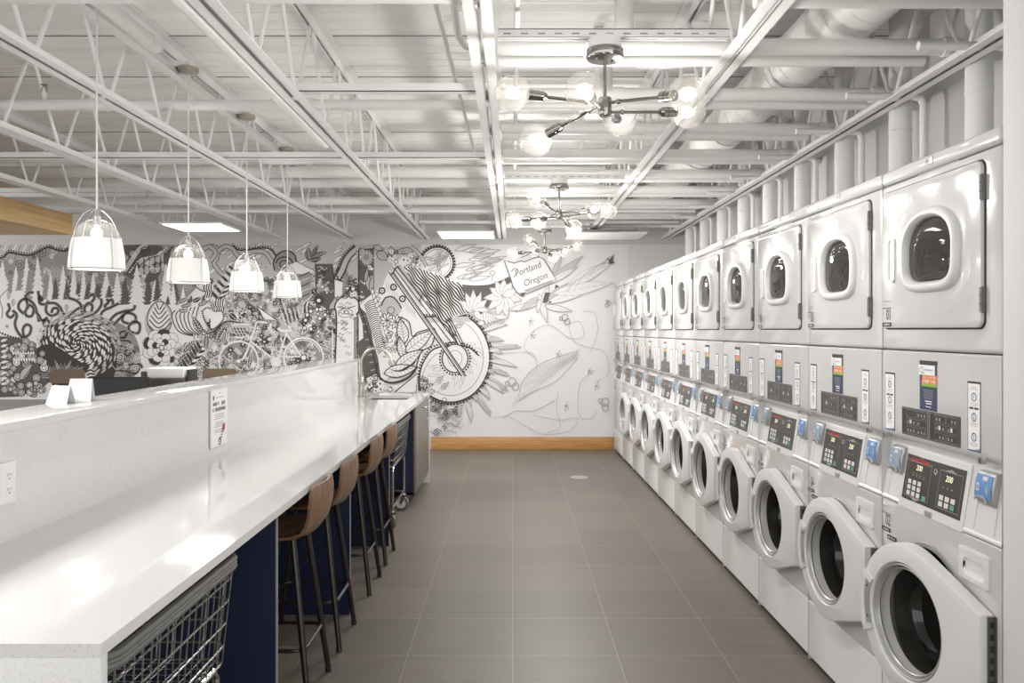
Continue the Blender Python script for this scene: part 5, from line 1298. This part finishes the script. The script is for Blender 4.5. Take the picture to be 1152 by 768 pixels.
# zebra roof and struts
roof = [(452, 299), (462, 300), (478, 303), (500, 312), (524, 321), (529, 352), (508, 357), (518, 387), (511, 384), (484, 344)]
m.fill(roof, W_)
for i in range(24):
    x0, y0 = 440+i*4.4, 293+i*1.25; run = []
    for q in range(70):
        f = q*1.6; x, y = x0+f*.62+.7*math.sin(q*.55+i), y0+f*.785+.7*math.cos(q*.43+i*2)
        if inside(x, y, roof): run.append((x, y))
        elif len(run) > 3: break
    if len(run) > 3: m.stroke(run, 2.1, K_, .35)
m.stroke([(447, 299), (516, 388)], 1.4, K_); m.stroke([(443, 301), (486, 357), (510, 388)], 1.1, K_)
for dx, w, c in ((0, 4.6, W_), (-2.4, 1.5, K_), (2.4, 1.5, K_), (.4, .9, D_)): m.stroke([(440+dx, 306), (487+dx, 372), (522+dx, 423)], w, c)
m.stroke([(447, 300), (440, 310)], 1.4, K_)
for dx in (-2, 1.2, 4): m.stroke([(502+dx, 356), (517+dx, 386)], 1.2, K_)
# --- banner curve with lilies
m.fill(spl([(520, 320), (535, 321), (550, 320), (562, 316), (573, 311)], 5)+[(577, 321), (566, 330), (556, 340), (548, 346), (540, 338), (530, 346), (527, 352), (523, 336)], D_)
for i in range(7):
    a = -2.6+i*.5; m.leaf(533, 351, 533+24*math.cos(a)*.75, 351+25*math.sin(a), 8, W_, P_, .8, L_)
for (x, y) in ((537, 332), (541, 352)): m.fill([(x-3, y-2), (x+3, y-1), (x, y+2)], D_)
for i in range(11):
    a = i*2*PI/11+.2; r = 22 if 0 < a < 3.2 else 17
    m.leaf(566, 333, 566+r*math.cos(a), 333+r*1.15*math.sin(a), 8.5, W_ if i % 2 else Q_, P_, .8, L_)
for a in (-1.6, .35, 1.75, 3.05): m.stroke([(566, 333), (566+12*math.cos(a), 333+13*math.sin(a))], 1.5, D_, 1)
for i in range(16):
    x, y = rn.uniform(520, 556), rn.uniform(279, 314); m.leaf(x-10, y+1, x+14, y-rn.uniform(2, 7), 5, None, P_, .7)
m.ring(554, 307, 2.6, .8, P_); m.stroke([(554, 310), (553, 316)], .7, P_)
for i in range(7): m.leaf(545+i*2, 350+i, 548+i*4, 366-i*1.5, 5, Q_, P_, .7)
# --- state-shaped sign with brush lettering
for (x0, y0, x1, y1, w, c) in ((618, 318, 656, 288, 9, L_), (614, 320, 650, 300, 7, Q_), (612, 339, 640, 318, 6, L_), (614, 341, 673, 321, 10, Q_), (610, 338, 618, 322, 6, Q_), (606, 341, 570, 349, 7, Q_), (606, 334, 584, 350, 7, L_), (606, 330, 616, 364, 7, Q_), (612, 344, 644, 350, 7, Q_), (608, 336, 604, 352, 5, Q_), (622, 308, 632, 288, 6, L_), (622, 330, 690, 318, 13, Q_), (640, 320, 688, 296, 12, Q_)):
    far = x1 > 680; m.leaf(x0, y0, x1, y1, w, c, L_ if far else P_, .6 if far else .8, L_, vw=.4)
for i in range(26): m.stroke([(632+i*2.1, 330-i*1.5+4*math.sin(i)), (644+i*1.9, 318-i*1.3)], .4, L_)
for P in ([(610, 341), (613, 329), (619, 329), (616, 340)], [(624, 325), (629, 322), (625, 320)], [(584, 332), (592, 328), (589, 334)], [(617, 341), (621, 340), (618, 338)]): m.fill(P, D_)
sign = [(567.4, 292.8), (571, 304), (574.5, 313), (577, 322), (583, 330.5), (592, 329), (604, 324), (626, 315), (612, 292), (607, 289), (598, 291), (591, 294.5), (586, 293.5), (578.5, 296), (573, 294.5)]
m.fill(sign, W_); m.stroke(sign, 1.0, D_, closed=True)
m.stroke(spl([(586, 290), (592, 287.5), (598, 285), (606, 289)]), .8, D_)
m.fill([(590, 327), (621, 315.5), (623, 318), (593, 330.5)], L_); m.stroke([(590, 327), (621, 315.5), (623, 318), (593, 330.5)], .7, D_, closed=True)
for i in range(12): m.stroke([(593+i*2.4, 327-i*.9), (594.2+i*2.4, 328.4-i*.9)], .6, D_)
def brush(word, x, y, size, ang, shear):
    vs, fs = text2d(word, size, shear=shear); l = m.up(); ca, sa = math.cos(ang), math.sin(ang)
    m.mb.add([m.W(x+a*.86*ca+b*sa, y+a*.86*sa-b*ca, l) for a, b in vs], fs, D_)
brush('Portland', 593.5, 303, 10.5, math.radians(-21), .25); brush('Oregon', 602, 314.5, 10.5, math.radians(-21), .25)
m.curve([(575, 306), (579, 302), (583, 305), (580, 309), (578, 312)], .8, D_)
# --- pencil butterflies, loops and hatching on the blank half
def fly(x, y, s, a=0, c=P_, w=.9):
    for q, r, o in ((-.9, 1, .5), (.5, .9, .5), (-2.1, .55, .4)):
        m.ring(x+s*1.2*math.cos(a+q), y+s*1.2*math.sin(a+q), s*r, w, c, s*r*1.1, 16)
fly(634, 361, 3.4, -.3, G_); fly(575, 434, 4.2, -.4, P_); fly(677, 455, 4, .2, P_); fly(682, 341, 2, 1)
m.fill([(682, 290), (686, 292), (690, 286), (689, 293), (691, 296), (687, 297), (684, 297), (685, 294)], D_)
for (x, y) in ((598, 377), (627, 398), (662, 417), (670, 434), (636, 456), (596, 361)):
    for q in range(4): m.stroke([(x, y), (x+5*math.cos(-1+q*.9), y+5*math.sin(-1+q*.9))], .6, P_, 1.6)
    m.disc(x, y, .9, G_, n=7)
for P in ([(602, 402), (590, 390), (600, 372), (620, 366), (640, 380), (656, 378), (652, 362), (640, 366), (646, 384), (660, 390), (680, 396), (684, 420), (668, 430)], [(560, 398), (580, 396), (600, 398), (604, 416)], [(556, 470), (572, 468), (590, 478), (612, 488), (640, 484), (650, 470), (628, 472), (600, 466)], [(628, 440), (626, 460), (630, 480), (616, 486)], [(670, 416), (654, 428), (650, 448), (652, 468), (664, 470), (672, 462)], [(655, 350), (668, 352), (672, 372), (664, 396)]): m.curve(P, .55, L_)
hatch = [(568, 467), (584, 448), (592, 426), (612, 408), (648, 396), (650, 410), (640, 436), (620, 452), (594, 462)]
for i in range(26):
    x = 570+i*3.15
    for yy in (462-i*2.4, 448-i*1.85, 436-i*1.4):
        if inside(x, yy, hatch): m.stroke([(x, yy), (x+3.4, yy-9)], .5, L_)
m.curve([(566, 470), (580, 462), (600, 462), (624, 450)], .6, P_); m.curve([(584, 450), (600, 440), (626, 428), (650, 402)], .6, P_); m.curve([(583, 446), (590, 426), (610, 408), (650, 394)], .6, P_)
MP = [mat('mural_black', (.045, .04, .037), .8), mat('mural_dark_grey', (.10, .092, .085), .8), mat('mural_grey', (.27, .26, .245), .8), mat('mural_light_grey', (.47, .46, .445), .8), mat('mural_white', (.72, .715, .705), .75), mat('mural_pencil', (.33, .325, .32), .8), mat('mural_sheet', (.70, .695, .70), .75)]
o = m.mb.build('wall_mural', MP, None, weld=False)
o.name = 'painted_mural'; tag(o, 'black and white hand-drawn mural of forest, bicycle, gear and flowers on the back wall', 'mural')
# ------------------------------------------------------------------ light
w = bpy.data.worlds.new('world'); sc.world = w; w.use_nodes = True
w.node_tree.nodes['Background'].inputs[0].default_value = (.985, .993, 1, 1); w.node_tree.nodes['Background'].inputs[1].default_value = 1.08
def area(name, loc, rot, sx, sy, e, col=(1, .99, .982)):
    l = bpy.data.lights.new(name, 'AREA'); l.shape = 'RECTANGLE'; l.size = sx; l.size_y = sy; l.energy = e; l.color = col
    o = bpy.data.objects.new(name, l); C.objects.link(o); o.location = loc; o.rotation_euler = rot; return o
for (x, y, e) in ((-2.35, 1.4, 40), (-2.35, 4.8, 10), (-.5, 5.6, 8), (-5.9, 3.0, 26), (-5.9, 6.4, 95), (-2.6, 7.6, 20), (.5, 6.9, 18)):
    area('fill_light', (x, y, 2.50), (0, 0, 0), .6, .6, e)  # added fill lights, no fixtures hang at these spots
for k, (x, y) in enumerate(CH):
    l = bpy.data.lights.new('bulb_light', 'POINT'); l.energy = (15, 23, 13)[k]; l.color = (1, .975, .94); l.shadow_soft_size = .05
    o = bpy.data.objects.new('bulb_light', l); C.objects.link(o); o.location = (x, y, 2.03)
for k in range(4):
    l = bpy.data.lights.new('pendant_light', 'POINT'); l.energy = 8; l.color = (1, .975, .94); l.shadow_soft_size = .02
    o = bpy.data.objects.new('pendant_light', l); C.objects.link(o); o.location = (XP, 3.507+.992*k, 1.90)
sc.view_settings.view_transform = 'Standard'; sc.view_settings.look = 'None'; sc.view_settings.gamma = 1; sc.view_settings.use_curve_mapping = False
sc.view_settings.exposure = 0.95
cy = sc.cycles
cy.use_denoising = True; cy.max_bounces = 10; cy.diffuse_bounces = 5; cy.glossy_bounces = 4; cy.transparent_max_bounces = 14; cy.transmission_bounces = 6; cy.caustics_reflective = False; cy.caustics_refractive = False; cy.sample_clamp_indirect = 6
